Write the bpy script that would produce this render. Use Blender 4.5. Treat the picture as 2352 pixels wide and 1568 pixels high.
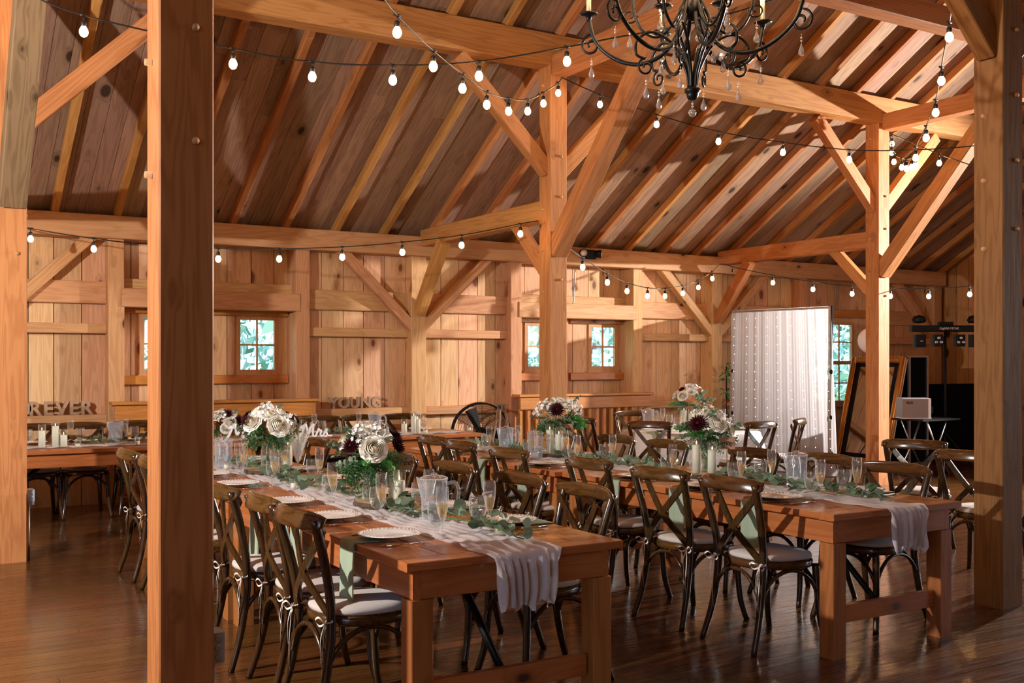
import bpy, math, random
from mathutils import Vector, Matrix
for _o in list(bpy.data.objects): bpy.data.objects.remove(_o)
SC = bpy.context.scene; C = SC.collection
PI = math.pi
# ---------------------------------------------------------------- camera
CA, SA = 0.515, 0.857            # view direction on the floor plan
FPX, HY = 2420.0, 832.5          # focal length in pixels and horizon row of a 2352x1568 frame
camd = bpy.data.cameras.new('camera'); cam = bpy.data.objects.new('camera', camd); C.objects.link(cam)
cam.location = (0, 0, 1.5); cam.rotation_euler = (PI/2, 0, -math.asin(CA))
camd.sensor_width = 36; camd.lens = FPX/2352*36; camd.shift_y = (HY-784)/2352
camd.clip_end = 200; camd.clip_start = .05
SC.camera = cam
# ---------------------------------------------------------------- world, lights, exposure
W = bpy.data.worlds.new('sky'); SC.world = W; W.use_nodes = True
wn = W.node_tree; wn.nodes.clear()
wo = wn.nodes.new('ShaderNodeOutputWorld'); wb = wn.nodes.new('ShaderNodeBackground')
ws = wn.nodes.new('ShaderNodeTexSky'); ws.sky_type = 'NISHITA'; ws.sun_elevation = math.radians(48); ws.sun_rotation = math.radians(150); ws.sun_intensity = .25
wb.inputs['Strength'].default_value = 1.1
wn.links.new(ws.outputs[0], wb.inputs['Color']); wn.links.new(wb.outputs[0], wo.inputs['Surface'])
def lamp(name, kind, loc, energy, color, size=.1, aim=None, spot=None):
    l = bpy.data.lights.new(name, kind); l.energy = energy; l.color = color
    if kind in ('POINT', 'SPOT'): l.shadow_soft_size = size
    if kind == 'SPOT': l.spot_size = spot or 2.4; l.spot_blend = .6
    if kind == 'AREA': l.size = size
    o = bpy.data.objects.new(name, l); C.objects.link(o); o.location = loc
    if aim: o.rotation_euler = (Vector(aim)-Vector(loc)).to_track_quat('-Z', 'Y').to_euler()
    return o
FLASH = (1.0, .93, .86)
lamp('flash_at_far_end', 'SPOT', (15.4, 6.6, 3.1), 6800, FLASH, .06, (4.2, 8.0, 1.9), 1.42)
lamp('added_cool_fill', 'AREA', (15.6, 2.0, 1.6), 80, (.86, .92, 1.0), 2.4, (2.0, 4.0, .6))  # cool area fill added at the gable wall, where no door stands
lamp('flash_at_left_wall', 'SPOT', (-2.6, 5.0, 2.75), 1480, FLASH, .06, (4.5, 7.2, 2.2), 2.5)
SC.view_settings.view_transform = 'Standard'; SC.view_settings.look = 'None'
SC.view_settings.exposure = -0.08; SC.view_settings.gamma = 1.0; SC.view_settings.use_curve_mapping = False
cy = SC.cycles
cy.max_bounces = 7; cy.diffuse_bounces = 3; cy.glossy_bounces = 3; cy.transmission_bounces = 5; cy.transparent_max_bounces = 16
cy.caustics_reflective = False; cy.caustics_refractive = False; cy.sample_clamp_indirect = 6.0; cy.use_denoising = True; cy.use_adaptive_sampling = True; cy.adaptive_threshold = .05
BULB_STRENGTH = 66.0
# ---------------------------------------------------------------- plan geometry from the photograph
def ray(x, y, D):                # the point seen at pixel (x, y), D metres in front of the camera
    R = (x-1176)/FPX*D
    return Vector((SA*R+CA*D, -CA*R+SA*D, 1.5+(HY-y)/FPX*D))
# ---------------------------------------------------------------- mesh building
class MB:
    def __init__(s): s.v = []; s.f = []; s.m = []; s.sm = []; s.mi = 0; s.smooth = False
    def add(s, vs, fs, M=None):
        b = len(s.v)
        s.v += [tuple(M @ Vector(p)) if M else tuple(p) for p in vs]
        for f in fs: s.f.append(tuple(i+b for i in f)); s.m.append(s.mi); s.sm.append(s.smooth)
        return s
    def box(s, a, b, M=None, bev=0):
        x0, y0, z0 = a; x1, y1, z1 = b
        if bev <= 0:
            s.add([(x0,y0,z0),(x1,y0,z0),(x1,y1,z0),(x0,y1,z0),(x0,y0,z1),(x1,y0,z1),(x1,y1,z1),(x0,y1,z1)],
                  [(0,3,2,1),(4,5,6,7),(0,1,5,4),(1,2,6,5),(2,3,7,6),(3,0,4,7)], M)
        else:      # chamfer on the four long edges of the longest side
            L = [x1-x0, y1-y0, z1-z0]; ax = L.index(max(L)); i, j = [k for k in range(3) if k != ax]
            lo = (x0, y0, z0); hi = (x1, y1, z1); c = bev; vs = []
            ring = [(lo[i]+c, lo[j]), (hi[i]-c, lo[j]), (hi[i], lo[j]+c), (hi[i], hi[j]-c), (hi[i]-c, hi[j]), (lo[i]+c, hi[j]), (lo[i], hi[j]-c), (lo[i], lo[j]+c)]
            for t in (lo[ax], hi[ax]):
                for p, q in ring:
                    w = [0, 0, 0]; w[ax] = t; w[i] = p; w[j] = q; vs.append(tuple(w))
            fs = [tuple(range(7, -1, -1)), tuple(range(8, 16))] + [(k, (k+1) % 8, (k+1) % 8+8, k+8) for k in range(8)]
            if ax == 1: fs = [tuple(reversed(f)) for f in fs]
            s.add(vs, fs, M)
        return s
    def tube(s, pts, r, n=8, cap=True, M=None, sq=1.0):
        pts = [Vector(p) for p in pts]; rs = r if isinstance(r, (list, tuple)) else [r]*len(pts)
        up = None; rings = []
        for i, p in enumerate(pts):
            t = (pts[min(i+1, len(pts)-1)]-pts[max(i-1, 0)])
            t = t.normalized() if t.length > 1e-9 else Vector((0, 0, 1))
            if up is None:
                up = Vector((0, 0, 1)) if abs(t.z) < .9 else Vector((1, 0, 0))
            u = (up-t*up.dot(t)); u = u.normalized() if u.length > 1e-6 else t.orthogonal().normalized()
            w = t.cross(u); up = u
            rings.append([p+(u*math.cos(2*PI*k/n)*sq+w*math.sin(2*PI*k/n))*rs[i] for k in range(n)])
        vs = [q for R in rings for q in R]; fs = []
        for i in range(len(pts)-1):
            for k in range(n): fs.append((i*n+k, i*n+(k+1) % n, (i+1)*n+(k+1) % n, (i+1)*n+k))
        if cap: fs += [tuple(range(n-1, -1, -1)), tuple((len(pts)-1)*n+k for k in range(n))]
        o = s.smooth; s.smooth = True; s.add(vs, fs, M); s.smooth = o
        return s
    def lathe(s, prof, n=16, loc=(0, 0, 0), M=None):
        vs = []; fs = []
        for r, z in prof:
            for k in range(n): vs.append((loc[0]+r*math.cos(2*PI*k/n), loc[1]+r*math.sin(2*PI*k/n), loc[2]+z))
        for i in range(len(prof)-1):
            for k in range(n): fs.append((i*n+k, i*n+(k+1) % n, (i+1)*n+(k+1) % n, (i+1)*n+k))
        if prof[0][0] > 1e-4: fs.append(tuple(range(n-1, -1, -1)))
        if prof[-1][0] > 1e-4: fs.append(tuple((len(prof)-1)*n+k for k in range(n)))
        o = s.smooth; s.smooth = True; s.add(vs, fs, M); s.smooth = o
        return s
    def open_lathe(s, prof, n=16, loc=(0, 0, 0)):
        vs = []; fs = []
        for r, z in prof:
            for k in range(n): vs.append((loc[0]+r*math.cos(2*PI*k/n), loc[1]+r*math.sin(2*PI*k/n), loc[2]+z))
        for i in range(len(prof)-1):
            for k in range(n): fs.append((i*n+k, i*n+(k+1) % n, (i+1)*n+(k+1) % n, (i+1)*n+k))
        o = s.smooth; s.smooth = True; s.add(vs, fs); s.smooth = o
        return s
    def poly(s, pts, h, M=None):     # flat outline in x,y extruded to z=h
        n = len(pts)
        s.add([(x, y, 0) for x, y in pts]+[(x, y, h) for x, y in pts],
              [tuple(range(n-1, -1, -1)), tuple(range(n, 2*n))]+[(k, (k+1) % n, (k+1) % n+n, k+n) for k in range(n)], M)
        return s
    def mesh(s, name, mats):
        me = bpy.data.meshes.new(name); me.from_pydata(s.v, [], s.f)
        for m in (mats if isinstance(mats, (list, tuple)) else [mats]): me.materials.append(m)
        me.polygons.foreach_set('material_index', s.m); me.polygons.foreach_set('use_smooth', s.sm)
        me.update(); return me
def obj(name, mb, mat, parent=None, loc=(0, 0, 0), rot=None):
    me = mb.mesh(name, mat) if isinstance(mb, MB) else mb
    o = bpy.data.objects.new(name, me); C.objects.link(o); o.location = loc
    if rot: o.rotation_euler = rot
    if parent: o.parent = parent
    return o
def tag(o, label, cat, group=None, kind=None):
    o['label'] = label; o['category'] = cat
    if group: o['group'] = group
    if kind: o['kind'] = kind
    return o
def thing(name, label, cat, loc=(0, 0, 0), rz=0, group=None):
    o = bpy.data.objects.new(name, None); C.objects.link(o); o.location = loc; o.rotation_euler = (0, 0, rz)
    o.empty_display_size = .1
    return tag(o, label, cat, group)
def struct(o, label=None):
    o['kind'] = 'structure'
    if label: o['label'] = label
    return o
KIDS = {}
def dup(src, label, loc, rz=0, group=None, skip=()):
    def cp(o, par):
        c = o.copy(); C.objects.link(c)
        if par: c.parent = par
        for k in KIDSOF(o):
            if k.name.split('.')[0] not in skip: cp(k, c)
        return c
    r = cp(src, None); r.location = loc; r.rotation_euler = (0, 0, rz); r['label'] = label
    if group: r['group'] = group
    return r
_kidcache = {}
def KIDSOF(o):
    if o.name not in _kidcache: _kidcache[o.name] = list(o.children)
    return _kidcache[o.name]
def bez(p0, p1, p2, p3, n=10):
    p0, p1, p2, p3 = map(Vector, (p0, p1, p2, p3)); out = []
    for i in range(n+1):
        t = i/n; u = 1-t
        out.append(p0*u**3+p1*3*u*u*t+p2*3*u*t*t+p3*t**3)
    return out
def smooth_path(pts, n=6):
    pts = [Vector(p) for p in pts]; out = []
    for i in range(len(pts)-1):
        a = pts[max(i-1, 0)]; b = pts[i]; c = pts[i+1]; d = pts[min(i+2, len(pts)-1)]
        for k in range(n):
            t = k/n
            out.append(.5*((2*b)+(c-a)*t+(2*a-5*b+4*c-d)*t*t+(3*b-a-3*c+d)*t**3))
    return out+[pts[-1]]
# ---------------------------------------------------------------- materials
def mat_new(name):
    m = bpy.data.materials.new(name); m.use_nodes = True; nt = m.node_tree; nt.nodes.clear()
    out = nt.nodes.new('ShaderNodeOutputMaterial'); return m, nt, out
def N(nt, t, **k):
    n = nt.nodes.new('ShaderNode'+t)
    for a, b in k.items(): setattr(n, a, b)
    return n
def L(nt, a, b): nt.links.new(a, b)
def MATH(nt, op, a, b=None, c=None):
    n = N(nt, 'Math', operation=op)
    for i, v in enumerate((a, b, c)):
        if v is None: continue
        if isinstance(v, (int, float)): n.inputs[i].default_value = v
        else: L(nt, v, n.inputs[i])
    return n.outputs[0]
def MIX(nt, f, a, b, mode='MIX'):
    n = N(nt, 'Mix', data_type='RGBA', blend_type=mode)
    for s, v in ((0, f), (6, a), (7, b)):
        if isinstance(v, (int, float)): n.inputs[s].default_value = v
        elif isinstance(v, tuple): n.inputs[s].default_value = v if len(v) == 4 else v+(1,)
        else: L(nt, v, n.inputs[s])
    return n.outputs[2]
def RANGE(nt, v, a, b, c=0, d=1):
    n = N(nt, 'MapRange'); L(nt, v, n.inputs[0])
    for i, q in enumerate((a, b, c, d)): n.inputs[i+1].default_value = q
    return n.outputs[0]
def wood(name, light, dark, axis=0, rough=.6, island=False, knot=.5, coat=0, var=.25, bump=.15, scale=1.0, knotcol=(.06, .025, .012), spec=.3, ks=.17):
    m, nt, out = mat_new(name)
    bs = N(nt, 'BsdfPrincipled'); L(nt, bs.outputs[0], out.inputs[0])
    tc = N(nt, 'TexCoord')
    rnd = N(nt, 'NewGeometry').outputs['Random Per Island'] if island else N(nt, 'ObjectInfo').outputs['Random']
    off = MATH(nt, 'MULTIPLY', rnd, 61.7)
    comb = N(nt, 'CombineXYZ'); L(nt, off, comb.inputs[0]); L(nt, MATH(nt, 'MULTIPLY', rnd, 23.1), comb.inputs[1]); L(nt, MATH(nt, 'MULTIPLY', rnd, 91.3), comb.inputs[2])
    add = N(nt, 'VectorMath', operation='ADD'); L(nt, tc.outputs['Object'], add.inputs[0]); L(nt, comb.outputs[0], add.inputs[1])
    def sc(a, b):
        v = [b*scale]*3; v[axis] = a*scale
        n = N(nt, 'VectorMath', operation='MULTIPLY'); L(nt, add.outputs[0], n.inputs[0]); n.inputs[1].default_value = v; return n.outputs[0]
    # knots
    vo = N(nt, 'TexVoronoi'); L(nt, sc(2.5, 4.6), vo.inputs['Vector']); vo.inputs['Scale'].default_value = 1.0
    sep = N(nt, 'SeparateColor'); L(nt, vo.outputs['Color'], sep.inputs[0])
    size = MATH(nt, 'MULTIPLY', MATH(nt, 'GREATER_THAN', sep.outputs[0], 1-knot), MATH(nt, 'MULTIPLY', sep.outputs[1], ks))
    nd = N(nt, 'TexNoise'); L(nt, sc(9, 22), nd.inputs['Vector']); nd.inputs['Scale'].default_value = 1
    dist = MATH(nt, 'ADD', vo.outputs['Distance'], MATH(nt, 'MULTIPLY', nd.outputs[0], .05))
    k1 = MATH(nt, 'SUBTRACT', size, dist)
    knotm = RANGE(nt, k1, -.035, .03)
    halo = RANGE(nt, k1, -.22, -.02)
    # long grain, bent around the knots
    g = N(nt, 'TexNoise'); L(nt, sc(.55, 6.5), g.inputs['Vector']); g.inputs['Scale'].default_value = 1; g.inputs['Detail'].default_value = 3; g.inputs['Distortion'].default_value = .35
    ring = MATH(nt, 'SINE', MATH(nt, 'ADD', MATH(nt, 'MULTIPLY', g.outputs[0], 62), MATH(nt, 'MULTIPLY', halo, 7)))
    ringm = RANGE(nt, ring, -.3, 1.0)
    f = N(nt, 'TexNoise'); L(nt, sc(3, 75), f.inputs['Vector']); f.inputs['Scale'].default_value = 1; f.inputs['Detail'].default_value = 2
    b = N(nt, 'TexNoise'); L(nt, sc(.35, 2.2), b.inputs['Vector']); b.inputs['Scale'].default_value = 1; b.inputs['Detail'].default_value = 2
    t = MATH(nt, 'ADD', MATH(nt, 'MULTIPLY', ringm, .3), MATH(nt, 'ADD', MATH(nt, 'MULTIPLY', f.outputs[0], .35), MATH(nt, 'MULTIPLY', b.outputs[0], .5)))
    col = MIX(nt, RANGE(nt, t, .25, .95), light, dark)
    col = MIX(nt, MATH(nt, 'MULTIPLY', halo, .55), col, tuple(x*.75+y*.1 for x, y in zip(dark, knotcol)))
    col = MIX(nt, knotm, col, knotcol)
    hs = N(nt, 'HueSaturation'); L(nt, col, hs.inputs['Color'])
    r2 = MATH(nt, 'FRACT', MATH(nt, 'MULTIPLY', rnd, 17.3))
    L(nt, MATH(nt, 'ADD', MATH(nt, 'MULTIPLY', rnd, var*2), 1-var), hs.inputs['Value'])
    L(nt, MATH(nt, 'ADD', MATH(nt, 'MULTIPLY', r2, .022), .489), hs.inputs['Hue'])
    L(nt, hs.outputs[0], bs.inputs['Base Color'])
    L(nt, RANGE(nt, f.outputs[0], .3, .7, rough-.07, rough+.08), bs.inputs['Roughness'])
    bs.inputs['Specular IOR Level'].default_value = spec
    if coat: bs.inputs['Coat Weight'].default_value = coat; bs.inputs['Coat Roughness'].default_value = .16
    if bump:
        bp = N(nt, 'Bump'); bp.inputs['Strength'].default_value = bump; bp.inputs['Distance'].default_value = .004
        L(nt, MATH(nt, 'SUBTRACT', f.outputs[0], MATH(nt, 'MULTIPLY', knotm, .6)), bp.inputs['Height']); L(nt, bp.outputs[0], bs.inputs['Normal'])
    return m
def plain(name, col, rough=.6, metal=0, spec=.5, noise=0, nscale=20, emit=None, es=0, sss=0, coat=0, trans=0, sheen=0, bump=0):
    m, nt, out = mat_new(name); bs = N(nt, 'BsdfPrincipled'); L(nt, bs.outputs[0], out.inputs[0])
    bs.inputs['Base Color'].default_value = col+(1,); bs.inputs['Roughness'].default_value = rough; bs.inputs['Metallic'].default_value = metal
    bs.inputs['Specular IOR Level'].default_value = spec
    if noise or bump:
        tc = N(nt, 'TexCoord'); no = N(nt, 'TexNoise'); L(nt, tc.outputs['Object'], no.inputs['Vector']); no.inputs['Scale'].default_value = nscale; no.inputs['Detail'].default_value = 3
        if noise:
            L(nt, MIX(nt, no.outputs[0], tuple(c*(1-noise) for c in col), tuple(min(1, c*(1+noise)) for c in col)), bs.inputs['Base Color'])
        if bump:
            bp = N(nt, 'Bump'); bp.inputs['Strength'].default_value = bump; bp.inputs['Distance'].default_value = .003; L(nt, no.outputs[0], bp.inputs['Height']); L(nt, bp.outputs[0], bs.inputs['Normal'])
    if emit: bs.inputs['Emission Color'].default_value = emit+(1,); bs.inputs['Emission Strength'].default_value = es
    if sss: bs.inputs['Subsurface Weight'].default_value = sss; bs.inputs['Subsurface Radius'].default_value = (.02, .02, .02)
    if coat: bs.inputs['Coat Weight'].default_value = coat; bs.inputs['Coat Roughness'].default_value = .08
    if sheen: bs.inputs['Sheen Weight'].default_value = sheen
    return m
def leaf(name, c1, c2, rough=.5):
    m, nt, out = mat_new(name); bs = N(nt, 'BsdfPrincipled'); tr = N(nt, 'BsdfTranslucent'); mx = N(nt, 'MixShader')
    mx.inputs[0].default_value = .25
    rnd = N(nt, 'NewGeometry').outputs['Random Per Island']; col = MIX(nt, rnd, c1, c2)
    L(nt, col, bs.inputs['Base Color']); L(nt, col, tr.inputs[0]); bs.inputs['Roughness'].default_value = rough; bs.inputs['Specular IOR Level'].default_value = .4
    L(nt, bs.outputs[0], mx.inputs[1]); L(nt, tr.outputs[0], mx.inputs[2]); L(nt, mx.outputs[0], out.inputs[0]); return m
def glass(name, tint=(1, 1, 1), refl=1.0, base=.04, body=0.0, bodycol=(.8, .85, .9), rim=0.0):
    m, nt, out = mat_new(name); tr = N(nt, 'BsdfTransparent'); gl = N(nt, 'BsdfGlossy'); mx = N(nt, 'MixShader')
    tr.inputs[0].default_value = tint+(1,); gl.inputs['Roughness'].default_value = .03; gl.inputs[0].default_value = (1, 1, 1, 1)
    lw = N(nt, 'LayerWeight'); lw.inputs[0].default_value = .35
    f = MATH(nt, 'MULTIPLY', MATH(nt, 'ADD', MATH(nt, 'POWER', lw.outputs['Facing'], 2.2), base), refl)
    L(nt, f, mx.inputs[0]); L(nt, tr.outputs[0], mx.inputs[1]); L(nt, gl.outputs[0], mx.inputs[2])
    res = mx.outputs[0]
    if rim:  # bright edge sheen painted into the glass as white diffuse
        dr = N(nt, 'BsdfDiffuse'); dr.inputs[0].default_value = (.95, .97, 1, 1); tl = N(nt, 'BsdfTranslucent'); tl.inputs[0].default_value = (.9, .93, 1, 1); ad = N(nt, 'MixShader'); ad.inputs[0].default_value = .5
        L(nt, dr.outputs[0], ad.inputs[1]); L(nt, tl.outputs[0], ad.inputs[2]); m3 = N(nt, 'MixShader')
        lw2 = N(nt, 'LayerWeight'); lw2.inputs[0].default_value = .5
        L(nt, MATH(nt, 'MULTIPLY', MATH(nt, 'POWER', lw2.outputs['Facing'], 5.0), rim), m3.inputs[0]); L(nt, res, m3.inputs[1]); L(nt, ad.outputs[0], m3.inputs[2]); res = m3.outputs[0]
    if body:
        df = N(nt, 'BsdfDiffuse'); df.inputs[0].default_value = bodycol+(1,); m2 = N(nt, 'MixShader'); m2.inputs[0].default_value = body
        L(nt, res, m2.inputs[1]); L(nt, df.outputs[0], m2.inputs[2]); res = m2.outputs[0]
    L(nt, res, out.inputs[0]); return m
def emis(name, col, s):
    m, nt, out = mat_new(name); e = N(nt, 'Emission'); e.inputs[0].default_value = col+(1,); e.inputs[1].default_value = s; L(nt, e.outputs[0], out.inputs[0]); return m
PINE_L, PINE_D = (.62, .335, .165), (.42, .19, .075)
M = {}
M['timber'] = wood('sawn_timber', (.58, .27, .095), (.38, .145, .040), 0, .62, False, .28, 0, .12, .2)
M['timber_red'] = wood('reddish_timber', (.50, .20, .066), (.31, .10, .028), 0, .5, False, .35, .1, .05, .2)
M['timber_shade'] = wood('painted_shade_timber', (.31, .135, .047), (.18, .07, .02), 0, .6, False, .35, 0, .05, .2)  # timber colour darkened to paint in the dimmer light on the right post
M['timber_old'] = wood('weathered_timber', (.34, .215, .12), (.17, .095, .045), 0, .7, False, .3, 0, .05, .4)
M['rafter'] = wood('rafter_timber', (.52, .235, .075), (.34, .135, .036), 0, .65, False, .25, 0, .18)
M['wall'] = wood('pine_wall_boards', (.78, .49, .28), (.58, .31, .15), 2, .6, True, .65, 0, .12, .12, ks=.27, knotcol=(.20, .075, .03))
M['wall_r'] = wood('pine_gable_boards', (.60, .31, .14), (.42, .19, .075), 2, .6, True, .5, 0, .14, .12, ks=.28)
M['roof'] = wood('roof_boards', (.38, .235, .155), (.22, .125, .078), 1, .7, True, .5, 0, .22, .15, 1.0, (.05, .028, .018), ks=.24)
M['girt'] = wood('girt_timber', (.68, .385, .19), (.50, .245, .10), 0, .6, False, .3, 0, .1)
M['rail'] = wood('varnished_rail', (.62, .27, .07), (.45, .16, .035), 0, .35, False, .4, .3, .08)
M['floor'] = wood('varnished_floor', (.13, .050, .014), (.055, .018, .0045), 0, .25, True, .35, .5, .2, .05, 1.0, (.02, .008, .004), .35)
M['table'] = wood('stained_table_top', (.52, .20, .055), (.35, .12, .030), 1, .3, True, .2, .3, .1, .08)
M['table_x'] = wood('stained_table_boards', (.52, .20, .055), (.35, .12, .030), 0, .3, True, .2, .3, .1, .08)
M['tleg'] = wood('stained_table_leg', (.44, .165, .048), (.28, .095, .024), 2, .4, False, .25, .1, .1)
M['chair'] = wood('dark_chair_wood', (.070, .033, .010), (.016, .007, .0025), 2, .24, False, .1, .5, .12, .06, 1.6)
M['chair_x'] = wood('dark_chair_rail', (.125, .056, .015), (.034, .013, .0035), 0, .22, False, .1, .5, .12, .06, 1.6)
M['cushion'] = plain('cushion_cloth', (.60, .54, .50), .85, noise=.06, nscale=90, sheen=.3, spec=.2)
M['ribbon'] = plain('ribbon', (.75, .68, .62), .8)
M['runner'] = None
M['napkin'] = plain('sage_napkin', (.34, .42, .31), .85, noise=.05, nscale=120, spec=.2)
M['cloth'] = plain('white_cloth', (.80, .80, .82), .8, noise=.03, nscale=60, spec=.2)
M['plate'] = plain('glazed_plate', (.88, .82, .78), .12, spec=.6, coat=.4)
M['silver'] = plain('silverware', (.82, .78, .74), .16, metal=1)
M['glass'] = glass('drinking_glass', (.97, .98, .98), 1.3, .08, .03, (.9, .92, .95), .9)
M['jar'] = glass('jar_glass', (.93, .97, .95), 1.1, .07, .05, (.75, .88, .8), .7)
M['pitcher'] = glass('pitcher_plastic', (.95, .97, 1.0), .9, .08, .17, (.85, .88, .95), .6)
M['water'] = glass('water', (.92, .95, .97), .4, .05)
M['wine'] = glass('sparkling_wine', (1.0, .88, .66), .4, .05, .16, (.95, .78, .52))
M['wax'] = plain('candle_wax', (.86, .85, .70), .5, sss=.0, emit=(1, .85, .5), es=.03)
M['flame'] = emis('flame', (1, .62, .2), 6)
M['slice_top'] = plain('sawn_end_grain', (.50, .33, .18), .7, noise=.25, nscale=25)
M['bark'] = plain('bark', (.09, .055, .035), .9, noise=.6, nscale=60, bump=1)
M['card'] = plain('kraft_card', (.40, .235, .15), .85, noise=.05, nscale=80)
M['ink'] = plain('black_ink', (.02, .018, .016), .7)
M['rose'] = plain('cream_rose', (.96, .94, .86), .6, sss=0, spec=.2)
M['rose_in'] = plain('cream_rose_heart', (.90, .82, .66), .6, spec=.2)
M['blossom'] = plain('white_blossom', (.93, .94, .92), .6, spec=.2)
M['burg'] = plain('burgundy_petal', (.055, .006, .010), .6, spec=.2)
M['euc'] = leaf('eucalyptus_leaf', (.09, .15, .085), (.23, .31, .22))
M['fern'] = leaf('dark_fern_leaf', (.02, .085, .03), (.06, .20, .05))
M['bright'] = leaf('bright_leaf', (.05, .26, .05), (.13, .42, .10))
M['stem'] = plain('green_stem', (.07, .17, .05), .5)
M['black'] = plain('black_iron', (.004, .004, .0045), .38, spec=.35)
M['blackp'] = plain('black_plastic', (.006, .006, .007), .55, spec=.22)
M['blackc'] = plain('black_cloth', (.0035, .0035, .004), .95, spec=.05)
M['wire'] = plain('black_cable', (.012, .012, .012), .45)
M['bulb'] = emis('lit_filament_bulb', (1.0, .52, .20), BULB_STRENGTH)
M['bulbglass'] = glass('bulb_neck_glass', (1, .95, .85), .8, .1)
M['led'] = emis('fairy_light', (1.0, .72, .38), 14)
M['sleeve'] = plain('candle_sleeve', (.72, .60, .42), .6)
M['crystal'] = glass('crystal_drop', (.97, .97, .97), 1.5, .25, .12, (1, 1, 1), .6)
M['pearl'] = plain('pearl_bead', (.8, .74, .68), .25)
M['white'] = plain('white_paint', (.85, .86, .92), .4)
M['pampas'] = leaf('white_pampas', (.80, .78, .74), (.92, .90, .88), .9)
M['steel'] = plain('brushed_steel', (.62, .64, .68), .3, metal=1)
M['galv'] = plain('galvanised_box', (.42, .50, .62), .4, metal=.7)
M['pipe'] = plain('grey_conduit', (.35, .35, .35), .45, metal=.6)
M['gold'] = plain('gilded_frame', (.75, .36, .09), .32, metal=.75, bump=.6, nscale=70)
M['mirror'] = plain('mirror_glass', (.78, .74, .66), .02, metal=1)
M['print'] = plain('grey_printer_shell', (.30, .29, .32), .5)
M['letter'] = plain('greyed_board_letter', (.42, .27, .17), .8, noise=.25, nscale=25)
M['red'] = plain('red_petal', (.55, .03, .02), .5)
M['frame'] = wood('window_frame_pine', (.66, .36, .18), (.48, .24, .10), 2, .5, False, .1, 0, .06)
M['pane'] = glass('window_pane', (.97, .99, 1), .8, .03)
M['bulbtrim'] = plain('brass_trim', (.6, .45, .2), .3, metal=1)
def runner_mat():
    m, nt, out = mat_new('gauze_runner'); bs = N(nt, 'BsdfPrincipled'); tr = N(nt, 'BsdfTransparent'); tl = N(nt, 'BsdfTranslucent'); mx = N(nt, 'MixShader'); m2 = N(nt, 'MixShader')
    tc = N(nt, 'TexCoord'); no = N(nt, 'TexNoise'); v = N(nt, 'VectorMath', operation='MULTIPLY'); v.inputs[1].default_value = (90, 9, 9); L(nt, tc.outputs['Object'], v.inputs[0]); L(nt, v.outputs[0], no.inputs['Vector']); no.inputs['Scale'].default_value = 1
    L(nt, MIX(nt, no.outputs[0], (.80, .75, .77), (.93, .90, .93)), bs.inputs['Base Color']); bs.inputs['Roughness'].default_value = .9
    tl.inputs[0].default_value = (.8, .76, .78, 1)
    bp = N(nt, 'Bump'); bp.inputs['Strength'].default_value = .6; bp.inputs['Distance'].default_value = .004; L(nt, no.outputs[0], bp.inputs['Height']); L(nt, bp.outputs[0], bs.inputs['Normal'])
    mx.inputs[0].default_value = .25; L(nt, bs.outputs[0], mx.inputs[1]); L(nt, tl.outputs[0], mx.inputs[2])
    m2.inputs[0].default_value = .10; L(nt, mx.outputs[0], m2.inputs[1]); L(nt, tr.outputs[0], m2.inputs[2]); L(nt, m2.outputs[0], out.inputs[0]); return m
M['runner'] = runner_mat()
def curtain_mat():
    m, nt, out = mat_new('sheer_curtain'); df = N(nt, 'BsdfDiffuse'); tl = N(nt, 'BsdfTranslucent'); tr = N(nt, 'BsdfTransparent'); mx = N(nt, 'MixShader'); m2 = N(nt, 'MixShader')
    df.inputs[0].default_value = (.58, .57, .61, 1); tl.inputs[0].default_value = (.80, .78, .82, 1)
    mx.inputs[0].default_value = .45; L(nt, df.outputs[0], mx.inputs[1]); L(nt, tl.outputs[0], mx.inputs[2])
    m2.inputs[0].default_value = .10; L(nt, mx.outputs[0], m2.inputs[1]); L(nt, tr.outputs[0], m2.inputs[2]); L(nt, m2.outputs[0], out.inputs[0]); return m
M['curtain'] = curtain_mat()
def beam(name, p0, p1, w, h, mat=None, parent=None, up=(0, 0, 1), bev=.008):
    """a timber from p0 to p1: its own x axis runs along it, w across, h along 'up'"""
    p0, p1 = Vector(p0), Vector(p1); d = (p1-p0); Ln = d.length; x = d.normalized(); u = Vector(up); u = (u-x*u.dot(x)).normalized(); y = u.cross(x)
    mb = MB().box((0, -w/2, -h/2), (Ln, w/2, h/2), bev=bev)
    o = obj(name, mb, mat or M['timber'], parent); mt = Matrix((x, y, u)).transposed().to_4x4(); mt.translation = p0
    if parent: mt = Matrix.Translation(parent.location).inverted() @ mt
    o.matrix_local = mt
    return o
# ================================================================ THE BARN
WY = 11.85                       # inner face of the window wall
SL = 0.586; PH = 3.04            # roof pitch, top of the wall plate
XL0, XR0, Y0 = -4.2, 15.75, -3.2
RS = math.atan(SL); RIDGE = 6.42
rnd = random.Random(4)
# floor boards
mb = MB(); y = Y0
while y < WY+.1:
    w = rnd.choice([.085, .11, .11, .13]); x = XL0-rnd.random()*3
    while x < XR0+.2:
        l = 2.2+rnd.random()*2.4; mb.box((max(x, XL0), y+.0015, -.03), (min(x+l, XR0+.2)-.0015, y+w-.0015, 0)); x += l
    y += w
struct(obj('floor', mb, M['floor']), 'glossy red-brown plank floor')
sub = struct(obj('floor', MB().box((XL0-.2, Y0-.2, -.1), (XR0+.4, WY+.6, -.032)), M['blackc']))
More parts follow.
